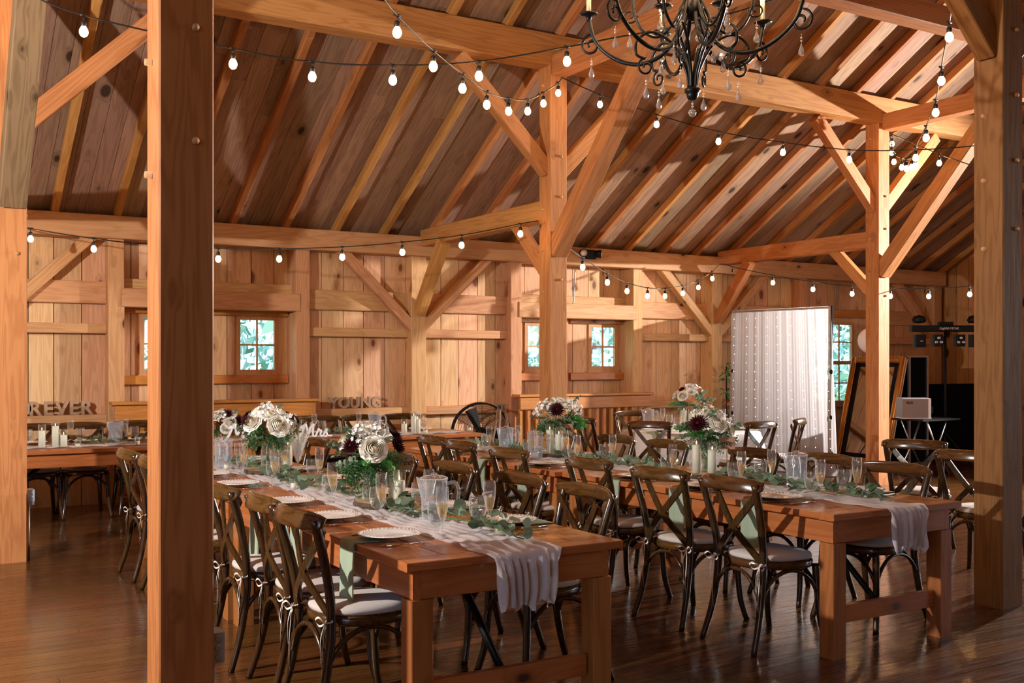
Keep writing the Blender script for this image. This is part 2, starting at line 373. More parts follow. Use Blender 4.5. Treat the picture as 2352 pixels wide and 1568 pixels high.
# wall boards with real gaps and dark battens behind
def board_wall(name, x0, x1, z1, step, mat, holes, recess, seed, T=None, zt=None):
    r = random.Random(seed); mb = MB(); x = x0
    def segs(a, b):
        z = [(0, z1 if zt is None else None)]
        for hx0, hx1, hz0, hz1 in holes:
            if b > hx0+.002 and a < hx1-.002: return [(0, hz0), (hz1, z1)]
        return [(0, z1)]
    cuts = sorted([h[0] for h in holes]+[h[1] for h in holes]+([v for b in ((2.22, 4.12), (7.14, 9.0)) for v in b] if holes else []))
    while x < x1-.01:
        nx = min(x+step*(.92+.16*r.random()), x1)
        if x1-nx < .05: nx = x1
        parts = [x]+[c for c in cuts if x < c < nx]+[nx]
        for a, b in zip(parts, parts[1:]):
            yo = recess(a, b)
            for za, zb in segs(a, b):
                top = zb if zt is None or zb != z1 else zt((a+b)/2)
                mb.box((a+(.0045 if a == x else 0), yo, za), (b-(.0045 if b == nx else 0), yo+.022, top))
        yo = recess(nx-.02, nx+.02)
        for za, zb in segs(nx-.03, nx+.03) if nx < x1 else []:
            mb.mi = 1; mb.box((nx-.035, yo+.03, za), (nx+.035, yo+.05, zb if zt is None or zb != z1 else zt(nx))); mb.mi = 0
        x = nx
    o = obj(name, mb, [mat, M['blackc']])
    return o
bays = [(2.22, 4.12), (7.14, 9.0)]
WIN = [(2.44, 2.94, 1.37, 2.04), (3.50, 4.00, 1.37, 2.04), (7.38, 7.88, 1.40, 2.04), (8.42, 8.92, 1.40, 2.04), (12.62, 13.60, .84, 2.16)]
def rec(a, b):
    for p, q in bays:
        if p < (a+b)/2 < q: return WY+.12
    return WY
wall = board_wall('wall_back', XL0, XR0+.1, 3.32, .262, M['wall'], WIN, rec, 3); struct(wall, 'long wall of vertical knotty pine boards')
# gable end, far right (built in its own frame and turned), left and near walls
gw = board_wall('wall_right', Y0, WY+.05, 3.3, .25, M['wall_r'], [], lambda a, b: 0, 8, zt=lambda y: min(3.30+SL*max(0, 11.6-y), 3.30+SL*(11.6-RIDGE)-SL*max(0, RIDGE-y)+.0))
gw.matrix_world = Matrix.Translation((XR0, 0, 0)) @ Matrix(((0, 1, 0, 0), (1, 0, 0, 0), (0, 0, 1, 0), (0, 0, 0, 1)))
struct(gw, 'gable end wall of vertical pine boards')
lw = board_wall('wall_left', Y0, WY+.05, 3.3, .25, M['wall'], [], lambda a, b: 0, 9, zt=lambda y: min(3.30+SL*max(0, 11.6-y), 3.30+SL*(11.6-RIDGE)-SL*max(0, RIDGE-y)))
lw.matrix_world = Matrix.Translation((XL0, 0, 0)) @ Matrix(((0, -1, 0, 0), (1, 0, 0, 0), (0, 0, 1, 0), (0, 0, 0, 1)))
struct(lw)
fw = board_wall('wall_front', XL0, XR0, 3.2, .25, M['wall'], [], lambda a, b: 0, 10)
fw.matrix_world = Matrix.Translation((0, Y0, 0)) @ Matrix(((1, 0, 0, 0), (0, -1, 0, 0), (0, 0, 1, 0), (0, 0, 0, 1)))
struct(fw)
# roof: boards up the slope over the rafters
def roof_half(name, ytop_flip, length, lab, seed):
    r = random.Random(seed); mb = MB(); x = XL0-.1
    while x < XR0+.2:
        w = r.choice([.17, .20, .23]); cutp = length*(.35+.4*r.random())
        mb.box((x+.002, 0, 0), (x+w-.002, cutp-.001, .02)); mb.box((x+.002, cutp+.001, 0), (x+w-.002, length, .02))
        mb.mi = 1; mb.box((x+w-.03, 0, .028), (x+w+.03, length, .04)); mb.mi = 0
        x += w
    return mb
LEN = (12.3-RIDGE)/math.cos(RS)
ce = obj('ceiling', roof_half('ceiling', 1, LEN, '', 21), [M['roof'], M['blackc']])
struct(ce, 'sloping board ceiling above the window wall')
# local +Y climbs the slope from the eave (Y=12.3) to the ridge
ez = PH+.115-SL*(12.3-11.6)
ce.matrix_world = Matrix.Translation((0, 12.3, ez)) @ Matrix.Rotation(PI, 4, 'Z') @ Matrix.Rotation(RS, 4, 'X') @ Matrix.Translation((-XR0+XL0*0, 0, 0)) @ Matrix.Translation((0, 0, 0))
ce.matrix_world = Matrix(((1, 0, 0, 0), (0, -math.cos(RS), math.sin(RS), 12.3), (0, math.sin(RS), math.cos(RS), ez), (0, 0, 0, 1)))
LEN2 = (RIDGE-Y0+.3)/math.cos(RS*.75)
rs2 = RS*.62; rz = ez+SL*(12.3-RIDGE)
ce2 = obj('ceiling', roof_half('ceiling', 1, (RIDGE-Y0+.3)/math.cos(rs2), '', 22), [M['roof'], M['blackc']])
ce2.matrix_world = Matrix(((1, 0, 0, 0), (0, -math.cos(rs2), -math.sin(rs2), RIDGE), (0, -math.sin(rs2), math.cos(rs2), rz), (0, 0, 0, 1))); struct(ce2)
xr = XL0+.25; k = 0
while xr < XR0:
    b = beam('rafter', (xr, 12.1, PH+.055-SL*.5), (xr, RIDGE, PH+.055+SL*(11.6-RIDGE)), .075, .09, M['rafter'], up=(0, SL, 1)); b.parent = ce; b.matrix_parent_inverse = ce.matrix_world.inverted()
    b2 = beam('rafter', (xr, RIDGE, rz-.05), (xr, Y0, rz-.05-math.tan(rs2)*(RIDGE-Y0)), .075, .09, M['rafter'], up=(0, -math.tan(rs2), 1)); b2.parent = ce2; b2.matrix_parent_inverse = ce2.matrix_world.inverted()
    xr += .61; k += 1
# ------------------------------------------------ wall frame: posts, plate, girts, braces (parts of the wall)
def wp(name, a, b, w, h, mat='girt', up=(0, 0, 1)): return beam(name, a, b, w, h, M[mat], wall, up)
wp('wall_plate', (XL0, 11.7, 2.92), (15.6, 11.7, 2.92), .22, .24)
posts_x = [(-2.7, .17), (-.9, .2), (.92, .2), (2.146, .165), (4.20, .17), (5.68, .205), (7.08, .17), (9.06, .165), (10.52, .2), (12.3, .16), (14.0, .16), (15.5, .2)]
for x, w in posts_x: wp('wall_post', (x, 11.765, 0), (x, 11.765, 2.8), w, .18, 'girt', (0, 1, 0))
plain_bays = [(-2.6, -1.0), (-.8, .82), (1.02, 2.06), (4.28, 5.58), (5.78, 7.0), (9.14, 10.42), (10.62, 12.22), (14.08, 15.4)]
for a, b in plain_bays:
    wp('girt', (a, WY-.035, 2.24), (b, WY-.035, 2.24), .07, .235)
    wp('girt', (a, WY-.05, 1.86), (b, WY-.05, 1.86), .10, .105)
    wp('bottom_girt', (a, WY-.06, .905), (b, WY-.06, .905), .12, .10)
for a, b in bays:
    wp('girt', (a, WY+.05, 2.33), (b, WY+.05, 2.33), .12, .15)
    wp('header_beam', (a-.02, 11.74, 2.19), (b+.04, 11.74, 2.19), .16, .20)
    m = (a+b)/2
    wp('girt', (m-.09, WY+.07, .05), (m-.09, WY+.07, 2.1), .10, .10, 'rail', (0, 1, 0))
    for c, d in ((a+.02, m-.16), (m+.02, b-.02)):
        wp('window_header', (c, WY+.08, 2.075), (d, WY+.08, 2.075), .06, .075, 'rail')
        wp('window_rail', (c, WY+.08, 1.31), (d, WY+.08, 1.31), .06, .10, 'rail')
wp('window_header', (12.4, WY-.03, 2.29), (13.85, WY-.03, 2.29), .07, .13, 'rail')
def wbrace(x0, z0, x1, z1, y=11.74, w=.12): wp('brace', (x0, y, z0), (x1, y, z1), .12, w)
for cx in (.92, 5.68, 10.52, 15.5):
    wbrace(cx-.06, 1.93, cx-1.02, 2.86); wbrace(cx+.06, 1.93, cx+1.02, 2.86)
# ------------------------------------------------ windows
def window(n, h, cols=2, rows=2, y=None, sash2=False):
    x0, x1, z0, z1 = h; y = rec(x0, x1) if y is None else y
    r = obj('window_%d' % n, MB().box((x0-.015, y-.03, z0-.045), (x1+.015, y+.05, z0)).box((x0-.03, y-.05, z0-.055), (x1+.03, y-.02, z0-.035)), M['frame']); struct(r)
    f = MB(); fw_ = .05
    f.box((x0, y-.02, z0), (x0+fw_, y+.03, z1)).box((x1-fw_, y-.02, z0), (x1, y+.03, z1)).box((x0+fw_, y-.02, z0), (x1-fw_, y+.03, z0+fw_)).box((x0+fw_, y-.02, z1-fw_), (x1-fw_, y+.03, z1))
    if sash2: f.box((x0, y-.03, (z0+z1)/2-.03), (x1, y+.03, (z0+z1)/2+.03))
    obj('window_frame', f, M['frame'], r)
    mu = MB()
    for i in range(1, cols): xx = x0+(x1-x0)*i/cols; mu.box((xx-.01, y-.005, z0+fw_), (xx+.01, y+.015, z1-fw_))
    for i in range(1, rows):
        if sash2 and i*2 == rows: continue
        zz = z0+(z1-z0)*i/rows; mu.box((x0+fw_, y-.004, zz-.01), (x1-fw_, y+.014, zz+.01))
    obj('muntin', mu, M['frame'], r)
    obj('pane', MB().box((x0+fw_, y+.003, z0+fw_), (x1-fw_, y+.007, z1-fw_)), M['pane'], r)
for a, b in bays:
    for xx in (a, b): beam('trim_board', (xx, WY+.06, 0), (xx, WY+.06, 3.28), .02, .16, M['girt'], wall, (0, 1, 0))
for i, h in enumerate(WIN[:4]): window(i+1, h)
window(5, WIN[4], 3, 4, WY, True)
# ------------------------------------------------ free-standing frame: posts with their braces
pegx = MB().tube([(-.125, 0, 0), (.115, 0, 0)], .013, 8).mesh('peg', M['girt']); pegy = MB().tube([(0, -.115, 0), (0, .125, 0)], .013, 8).mesh('peg', M['girt'])
def post(x0, y0, ztop, label, braces, s=.2, mat='timber'):
    t = thing('timber_post', label, 'post', (x0+s/2, y0+s/2, 0), 0, 'heavy timber posts of the barn frame')
    beam('shaft', (x0+s/2, y0+s/2, 0), (x0+s/2, y0+s/2, ztop), s, s, M[mat], t, (0, 1, 0), .006)
    for kind, z0, run, rise, w, h, mt in braces:
        cx, cy = x0+s/2, y0+s/2
        if kind == '+x': a, b, off = (cx+s/2-.03, cy, z0), (cx+s/2+run, cy, z0+rise), (0, 0, 1)
        if kind == '-x': a, b = (cx-s/2+.03, cy, z0), (cx-s/2-run, cy, z0+rise)
        if kind == '-y': a, b = (cx, cy-s/2+.03, z0), (cx, cy-s/2-run, z0+rise)
        if kind == '+y': a, b = (cx, cy+s/2-.03, z0), (cx, cy+s/2+run, z0+rise)
        beam('brace', a, b, w, h, M[mt], t)
    for z in (2.2, 2.62, 3.02, 3.42, 4.25):
        obj('peg', pegx, None, t, (0, .02, z)); obj('peg', pegy, None, t, (.03, 0, z+.12))
    return t
stdY = ('-y', 2.60, 1.62, 1.85, .17, .17, 'timber'); stdyy = ('+y', 2.36, .62, .62, .10, .13, 'timber')
post(.757, 8.69, 4.43, 'timber post at the left edge of the picture, standing beside the head table', [('-y', 2.72, 1.75, 1.9, .19, .19, 'timber_old'), ('+x', 3.3, 1.15, 1.15, .10, .15, 'timber'), stdyy])
post(.874, 3.95, 4.43, 'dark orange timber post nearest the camera, left of the first long table', [], mat='timber_red')
post(5.665, 8.70, 4.43, 'timber post in the middle of the picture, behind the bouquet with the five card', [stdY, ('-x', 3.40, .98, 1.0, .11, .15, 'timber'), ('+x', 3.40, .98, 1.0, .11, .15, 'timber'), stdyy])
post(10.47, 8.73, 4.43, 'timber post right of the white curtain, in front of the gilded mirror', [stdY, ('-x', 3.40, .98, 1.0, .11, .15, 'timber'), ('+x', 3.40, .98, 1.0, .11, .15, 'timber'), stdyy])
post(5.85, 3.95, 4.43, 'shaded timber post at the right, beyond the end of the second long table', [('-x', 3.42, 1.0, 1.02, .12, .16, 'timber_shade'), ('+x', 3.42, 1.0, 1.02, .12, .16, 'timber_shade')], mat='timber_shade')
def tbeam(a, b, w, h, label, mat='timber'):
    o = beam('timber_beam', a, b, w, h, M[mat]); tag(o, label, 'beam', 'horizontal timbers of the barn frame'); return o
tbeam((XL0+.05, 8.8, 4.585), (15.68, 8.8, 4.585), .22, .31, 'long heavy purlin carried on top of the middle posts, under the sloping ceiling')
tbeam((XL0+.05, 4.05, 4.585), (15.68, 4.05, 4.585), .22, .31, 'near purlin above the frame, carrying the chandelier chain')
for x, nm in ((.86, 'leftmost'), (5.765, 'middle'), (10.57, 'right-hand')):
    tbeam((x, 8.68, 4.43), (x, 4.17, 4.43), .18, .2, nm+' upper cross beam running between the two rows of posts toward the camera')
    tbeam((x, 11.62, 3.02), (x, 8.88, 3.02), .18, .2, nm+' low tie beam from its post back to the window wall')
tbeam((6.0, 6.42, 4.72), (15.68, 6.42, 4.72), .2, .2, 'pale lengthwise beam at the top right, running between the cross beams')
for cx in (5.68, 10.52):
    beam('brace', (cx, 11.66, 2.12), (cx, 11.0, 2.93), .12, .15, M['timber'], wall)
# ------------------------------------------------ guard rails under the window bays
def guard(x0, x1, label):
    t = thing('guard_rail', label, 'railing', ((x0+x1)/2, 11.5, 0), 0, 'slatted guard rails below the windows'); h = (x1-x0)/2
    beam('cap', (x0, 11.52, 1.075), (x1, 11.52, 1.075), .20, .035, M['rail'], t)
    beam('fascia', (x0+.03, 11.47, .975), (x1-.03, 11.47, .975), .035, .16, M['rail'], t)
    n = int((x1-x0)/.125)
    for i in range(n+1):
        xx = x0+.06+(x1-x0-.12)*i/n
        beam('baluster', (xx, 11.51, .09), (xx, 11.51, .90), .045, .04, M['rail'], t, (0, 1, 0), .003)
    beam('bottom_rail', (x0+.03, 11.51, .07), (x1-.03, 11.51, .07), .06, .06, M['rail'], t)
guard(2.06, 4.30, 'orange slatted guard rail behind the left part of the head table')
guard(6.98, 9.14, 'orange slatted guard rail below the two right-hand windows')
# ------------------------------------------------ trees outside
rt = random.Random(12)
M['tree'] = leaf('outdoor_leaf', (.06, .20, .17), (.50, .72, .74), .6)
tm = MB()
for i in range(2600):
    th = rt.random()*2*PI; r = 2.3*rt.random()**.45; z = (rt.random()-.5)*2*2.6
    k = math.sqrt(max(0, 1-(z/2.7)**2)); p = Vector((r*k*math.cos(th), r*k*math.sin(th), 3.0+z)); s = .09+.1*rt.random()
    a = Vector((rt.gauss(0, 1), rt.gauss(0, 1), rt.gauss(0, 1))).normalized(); b = a.orthogonal().normalized(); c = a.cross(b)
    tm.add([p-b*s, p+c*s*.6, p+b*s, p-c*s*.6], [(0, 1, 2, 3)])
tree_me = tm.mesh('foliage', M['tree']); trunk_me = MB().tube([(0, 0, -1), (.05, 0, 1.5), (0, .1, 3.5)], [.2, .15, .08], 8).mesh('trunk', M['bark'])
tree_spots = [(4.2, 16.5, 1.0, 'seen through the left windows'), (7.9, 20.4, 1.1, 'seen between the window bays'), (10.2, 16.6, 1.0, 'filling the window left of the middle post'),
              (14.2, 19.8, 1.05, 'filling the small window right of the middle post'), (20.5, 17.8, 1.0, 'seen through the tall window beside the curtain'), (25.8, 21.0, 1.2, 'far behind the tall window')]
for i, (x, y, s, l) in enumerate(tree_spots):
    t = thing('tree', 'leafy green tree outside the barn, '+l, 'tree', (x, y, -.1), i*1.3, 'trees outside the windows'); t.scale = (s, s, s)
    obj('foliage', tree_me, None, t); obj('trunk', trunk_me, None, t)
struct(obj('floor', MB().box((-20, 12.6, -.3), (45, 60, -.12)), plain('grass_outside', (.09, .17, .05), .9, noise=.3, nscale=3)), 'grass outside the windows')
sun = lamp('sun', 'SUN', (0, 30, 20), 6.0, (1, .96, .9)); sun.data.angle = .01; sun.rotation_euler = (math.radians(42), 0, math.radians(20))
# ================================================================ FURNITURE
# ---- cross-back chair: origin on the floor under the seat, it faces local +Y
def chair_meshes():
    Q = {}
    ring = MB()
    out = []
    def seat_pt(a, k=1.0):
        c, s_ = math.cos(a), math.sin(a)
        x = .215*k*abs(c)**.8*(1 if c >= 0 else -1); y = .205*k*abs(s_)**.8*(1 if s_ >= 0 else -1)
        x *= 1+.10*(y/.205)*(1 if k else 1)
        return x, y
    n = 28; prof = [(.97, .418), (1.0, .425), (1.0, .452), (.96, .460)]
    vs = []; fs = []
    for k, z in prof:
        for i in range(n): vs.append(seat_pt(2*PI*i/n, k)+(z,))
    for j in range(3):
        for i in range(n): fs.append((j*n+i, j*n+(i+1) % n, (j+1)*n+(i+1) % n, (j+1)*n+i))
    fs += [tuple(range(n-1, -1, -1)), tuple(3*n+i for i in range(n))]
    ring.smooth = True; ring.add(vs, fs); Q['seat_frame'] = ring.mesh('seat_frame', M['chair_x'])
    cu = MB(); cu.smooth = True; vs = []; fs = []
    prof = [(.88, .459), (.97, .464), (.985, .474), (.96, .488), (.80, .496), (.45, .500), (.001, .501)]
    for k, z in prof:
        for i in range(n): vs.append(seat_pt(2*PI*i/n, k)+(z,))
    for j in range(len(prof)-1):
        for i in range(n): fs.append((j*n+i, j*n+(i+1) % n, (j+1)*n+(i+1) % n, (j+1)*n+i))
    cu.add(vs, fs+[tuple(range(n-1, -1, -1))]); Q['cushion'] = cu.mesh('cushion', M['cushion'])
    for sx, nm in ((-1, 'L'), (1, 'R')):
        p = smooth_path([(sx*.185, .165, .43), (sx*.192, .172, .28), (sx*.203, .185, .12), (sx*.222, .215, 0)], 4)
        Q['front'+nm] = MB().tube(p, [.021-.005*i/len(p) for i in range(len(p))], 8).mesh('leg', M['chair'])
        p = smooth_path([(sx*.205, -.285, 0), (sx*.188, -.235, .16), (sx*.178, -.205, .32), (sx*.176, -.195, .44), (sx*.186, -.208, .58), (sx*.202, -.245, .74), (sx*.214, -.285, .875)], 4)
        Q['rear'+nm] = MB().tube(p, [.016+.005*min(1, i/8) for i in range(len(p))], 8).mesh('leg', M['chair'])
        w = [(sx*.178, -.222, .83), (sx*.12, -.232, .76), (0, -.245+sx*.008, .635), (-sx*.10, -.225, .53), (-sx*.155, -.195, .462)]
        p = smooth_path(w, 4); mb = MB(); vs = []; fs = []
        for i, q in enumerate(p):
            t = (p[min(i+1, len(p)-1)]-p[max(i-1, 0)]).normalized(); nrm = Vector((0, -1, 0)); nrm = (nrm-t*nrm.dot(t)).normalized(); sd = t.cross(nrm)
            for a, b in ((-.019, -.006), (.019, -.006), (.019, .006), (-.019, .006)): vs.append(q+sd*a+nrm*b+Vector((0, -.007*sx, 0)))
        for i in range(len(p)-1):
            for k in range(4): fs.append((i*4+k, i*4+(k+1) % 4, (i+1)*4+(k+1) % 4, (i+1)*4+k))
        fs += [(3, 2, 1, 0), tuple((len(p)-1)*4+k for k in range(4))]
        mb.add(vs, fs); Q['slat'+nm] = mb.mesh('cross_slat', M['chair'])
    # bowed top rail
    mb = MB(); mb.smooth = True; vs = []; fs = []; n = 12; ns = 16
    for i in range(ns+1):
        t = -1+2*i/ns; x = .245*t; y = -.315+.055*t*t; z = .862+.006*(1-t*t); e = (1-abs(t)**6)
        hh = .038*(.55+.45*e); th = .017*(.6+.4*e)
        for k in range(n):
            a = 2*PI*k/n; ca, sa = math.cos(a), math.sin(a)
            vs.append((x, y+th*(abs(ca)**.7)*(1 if ca > 0 else -1)+.012*sa, z+hh*(abs(sa)**.7)*(1 if sa > 0 else -1)))
    for i in range(ns):
        for k in range(n): fs.append((i*n+k, i*n+(k+1) % n, (i+1)*n+(k+1) % n, (i+1)*n+k))
    fs += [tuple(range(n-1, -1, -1)), tuple(ns*n+k for k in range(n))]
    mb.add(vs, fs); Q['rail'] = mb.mesh('top_rail', M['chair_x'])
    # bentwood arches under the seat
    F = {('f', -1): (-.195, .178), ('f', 1): (.195, .178), ('r', -1): (-.183, -.222), ('r', 1): (.183, -.222)}
    def arch(a, b):
        ax, ay = F[a]; bx, by = F[b]; mx, my = (ax+bx)/2, (ay+by)/2; pts = []
        for (px, py), s_ in (((ax, ay), 1), ((bx, by), -1)):
            q = bez((px, py, .20), (px, py, .33), (px+(mx-px)*.5, py+(my-py)*.5, .405), (px+(mx-px)*.93, py+(my-py)*.93, .410), 8)
            pts.append(q if s_ == 1 else list(reversed(q)))
        return MB().tube(pts[0]+pts[1], .0115, 6).mesh('arch_brace', M['chair'])
    for nm, a, b in (('a0', ('f', -1), ('f', 1)), ('a1', ('r', -1), ('r', 1)), ('a2', ('f', -1), ('r', -1)), ('a3', ('f', 1), ('r', 1))): Q[nm] = arch(a, b)
    for sx, nm in ((-1, 'L'), (1, 'R')):
        mb = MB(); c = Vector((sx*.18, -.224, .445))
        def rib(pts): 
            pts = smooth_path(pts, 4); vs = []; fs = []
            for i, q in enumerate(pts):
                vs += [c+q+Vector((-.004, 0, .003)), c+q+Vector((.004, -.002, -.003))]
            for i in range(len(pts)-1): fs.append((2*i, 2*i+1, 2*i+3, 2*i+2))
            mb.add(vs, fs)
        for d in (-1, 1):
            rib([(0, 0, 0), (d*.03, -.012, .022), (d*.055, -.018, .008), (d*.03, -.012, -.012), (0, 0, 0)])
            rib([(0, 0, 0), (d*.014, -.012, -.06), (d*.006, -.016, -.12-.07*(d > 0)), (d*.012, -.012, -.16-.11*(d > 0))])
        mb.tube([c+Vector((sx*-.05, .05, .03)), c+Vector((sx*.0, .0, .0)), c+Vector((sx*.025, .02, .01)), c+Vector((sx*-.04, .05, .03))], .004, 5)
        Q['tie'+nm] = mb.mesh('ribbon_tie', M['ribbon'])
    return Q
CQ = chair_meshes()
def make_chair(label, loc, rz, group):
    t = thing('cross_back_chair', label, 'chair', loc, rz, group)
    cu = None
    for k, nm in (('seat_frame', 'seat_frame'), ('cushion', 'cushion'), ('frontL', 'leg'), ('frontR', 'leg'), ('rearL', 'leg'), ('rearR', 'leg'), ('rail', 'top_rail'), ('slatL', 'cross_slat'), ('slatR', 'cross_slat'),
                  ('a0', 'arch_brace'), ('a1', 'arch_brace'), ('a2', 'arch_brace'), ('a3', 'arch_brace'), ('tieL', 'ribbon_tie'), ('tieR', 'ribbon_tie')):
        o = obj(nm, CQ[k], None, cu if nm == 'ribbon_tie' else t)
        if nm == 'cushion': cu = o
    return t
chair0 = None
def chair(x, y, face, label, group):
    """face: direction it looks in, degrees from world +X; (x, y) is the middle of the seat"""
    global chair0
    rz = math.radians(face-90)
    if chair0 is None: chair0 = make_chair(label, (x, y, 0), rz, group); return chair0
    return dup(chair0, label, (x, y, 0), rz, group)
ORD = ['first', 'second', 'third', 'fourth', 'fifth', 'sixth', 'seventh', 'eighth']
G1 = 'cross-back chairs along the long tables'
for i, (y, a, dx) in enumerate([(4.22, 2, 0), (4.72, -3, .02), (5.28, 1, -.02), (6.35, 2, 0), (7.0, -2, 0), (7.7, 3, 0)]):
    chair(1.76+dx, y, a, ORD[i]+' cross-back chair from near end, left side of the left long table', G1)
for i, (y, a, dx) in enumerate([(4.25, 178, 0), (4.85, 183, 0), (5.61, 180, .0), (6.37, 177, 0), (7.12, 181, .03), (7.92, 180, 0)]):
    chair(2.70+dx, y, a, ORD[i]+' cross-back chair from near end, right side of the left long table', G1)
for i, (y, a, dx) in enumerate([(4.17, -2, 0), (4.78, 3, .0), (5.47, 0, 0), (6.40, 2, -.04), (7.18, -1, 0), (7.80, 1, .06)]):
    chair(4.12+dx, y, a, ORD[i]+' cross-back chair from near end, left side of the right long table', G1)
for i, (y, a, dx) in enumerate([(4.20, 183, -.02), (4.85, 178, .10), (5.42, 181, 0), (6.36, 180, 0), (7.02, 180, 0), (7.85, 178, 0)]):
    chair(4.96+dx, y, a, ORD[i]+' cross-back chair from near end, right side of the right long table', G1)
G2 = 'cross-back chairs behind the head table by the window wall'
def atx(px, Y, z=0):             # ground point of the plane Y seen in column px
    u = (px-1176)/FPX; D = Y/(SA-CA*u); return D*(SA*u+CA)
for i, px in enumerate([72, 182, 305]): chair(atx(px, 11.28), 11.0, 270, ['chair at the left edge behind the head table', 'chair behind the three candles of the head table', 'chair behind the frosted pitcher near the front post'][i], G2)
for i, px in enumerate([734, 826, 918]): chair(atx(px, 11.28), 11.0, 270, ['left', 'middle', 'right'][i]+' one of the three chair backs standing below the letters YOUNG behind the head table', G2)
G3 = 'cross-back chairs around the round table'
RT = (7.92, 9.25)
for (x, y, a, l) in [(6.95, 9.50, -12, 'dark chair at the left of the round table, turned side-on'), (7.0, 8.70, 35, 'dark chair in front of the round table, its back to the camera'), (8.0, 10.22, 268, 'chair behind the round table against the pine wall'),
                     (8.70, 9.95, 220, 'chair at the far right of the round table, beside the white curtain'), (8.42, 8.42, 122, 'light-edged chair right of the round table, in front of the curtain'), (7.72, 8.20, 95, 'chair tucked at the near side of the round table, behind the tall bouquet')]:
    chair(x, y, a, l, G3)
chair(7.15, 5.55, 28, 'shiny dark chair in front of the black cloth, left of the shaded post', 'chairs at the unseen table on the right')
chair(6.65, 4.62, 10, 'chair half hidden behind the shaded post at the right', 'chairs at the unseen table on the right')

# ---- farm tables
def farm_table(x0, y0, lx, ly, label, group='stained wooden farm tables'):
    cx, cy = x0+lx/2, y0+ly/2; along_y = ly > lx
    t = thing('farm_table', label, 'table', (cx, cy, 0), 0, group); hx, hy = lx/2, ly/2
    mb = MB(); n = 5; o = .10; ey = .002
    if along_y:
        for i in range(n):
            a = -hx+lx*i/n; mb.box((a+.0015, -hy+o, .705), (a+lx/n-.0015, hy-o, .74), bev=.003)
        obj('tabletop', mb, M['table'], t)
        mb = MB().box((-hx, -hy, .705), (hx, -hy+o-ey, .74), bev=.003); obj('end_board', mb, M['table_x'], t)
        mb = MB().box((-hx, hy-o+ey, .705), (hx, hy, .74), bev=.003); obj('end_board', mb, M['table_x'], t)
    else:
        for i in range(n):
            a = -hy+ly*i/n; mb.box((-hx, a+.0015, .705), (hx, a+ly/n-.0015, .74), bev=.003)
        obj('tabletop', mb, M['table_x'], t)
    ax, ay = hx-.045, hy-.045
    for sx in (-1, 1):
        obj('apron', MB().box((min(sx*ax, sx*(ax-.035)), -ay, .585), (max(sx*ax, sx*(ax-.035)), ay, .7045), bev=.003), M['table'], t)
        obj('apron', MB().box((-ax+.036, min(sx*ay, sx*(ay-.035)), .585), (ax-.036, max(sx*ay, sx*(ay-.035)), .7045), bev=.003), M['table_x'], t)
    lw_ = .095; lg = MB().box((-lw_/2, -lw_/2, 0), (lw_/2, lw_/2, .5845), bev=.004).mesh('leg', M['tleg'])
    for sx in (-1, 1):
        for sy in (-1, 1): obj('leg', lg, None, t, (sx*(ax-lw_/2+.01), sy*(ay-lw_/2+.01), 0))
    st = MB()
    if along_y:
        for sy in (-1, 1):
            yy = sy*(ay-lw_/2); obj('stretcher', MB().box((-ax+lw_, yy-.02, .165), (ax-lw_, yy+.02, .255), bev=.003), M['table_x'], t)
            obj('folding_strut', MB().tube([(0, sy*(ay-.09), .20), (0, sy*(ay-.55), .60)], .021, 4), M['black'], t)
            obj('hinge_bar', MB().box((-ax+.05, sy*(ay-.55)-.015, .60), (ax-.05, sy*(ay-.55)+.015, .63)), M['black'], t)
    else:
        for sx in (-1, 1):
            xx = sx*(ax-lw_/2); obj('stretcher', MB().box((xx-.02, -ay+lw_, .165), (xx+.02, ay-lw_, .255), bev=.003), M['table'], t)
            obj('folding_strut', MB().tube([(sx*(ax-.09), 0, .20), (sx*(ax-.55), 0, .60)], .021, 4), M['black'], t)
            obj('hinge_bar', MB().box((sx*(ax-.55)-.015, -ay+.05, .60), (sx*(ax-.55)+.015, ay-.05, .63)), M['black'], t)
    return t
TL, TR = (1.712, 3.62), (4.085, 3.68)
farm_table(1.712, 3.62, 1.018, 2.44, 'stained farm table nearest the camera, white runner falling over its near end')
farm_table(1.700, 6.07, 1.018, 2.44, 'farm table at the far end of the left row, bouquet and white plume on it')
farm_table(4.085, 3.68, 1.0, 2.44, 'farm table on the right, near end of the second row')
farm_table(4.03, 6.13, 1.0, 2.44, 'farm table at the far end of the second row, below the middle post')
farm_table(3.15, 9.87, 2.44, 1.0, 'head table section below the letters YOUNG, running along the window wall')
farm_table(.70, 9.87, 2.44, 1.0, 'head table section behind the front post, with the Mr sign')
farm_table(-1.75, 9.87, 2.44, 1.0, 'head table section at the left edge, with three candles')
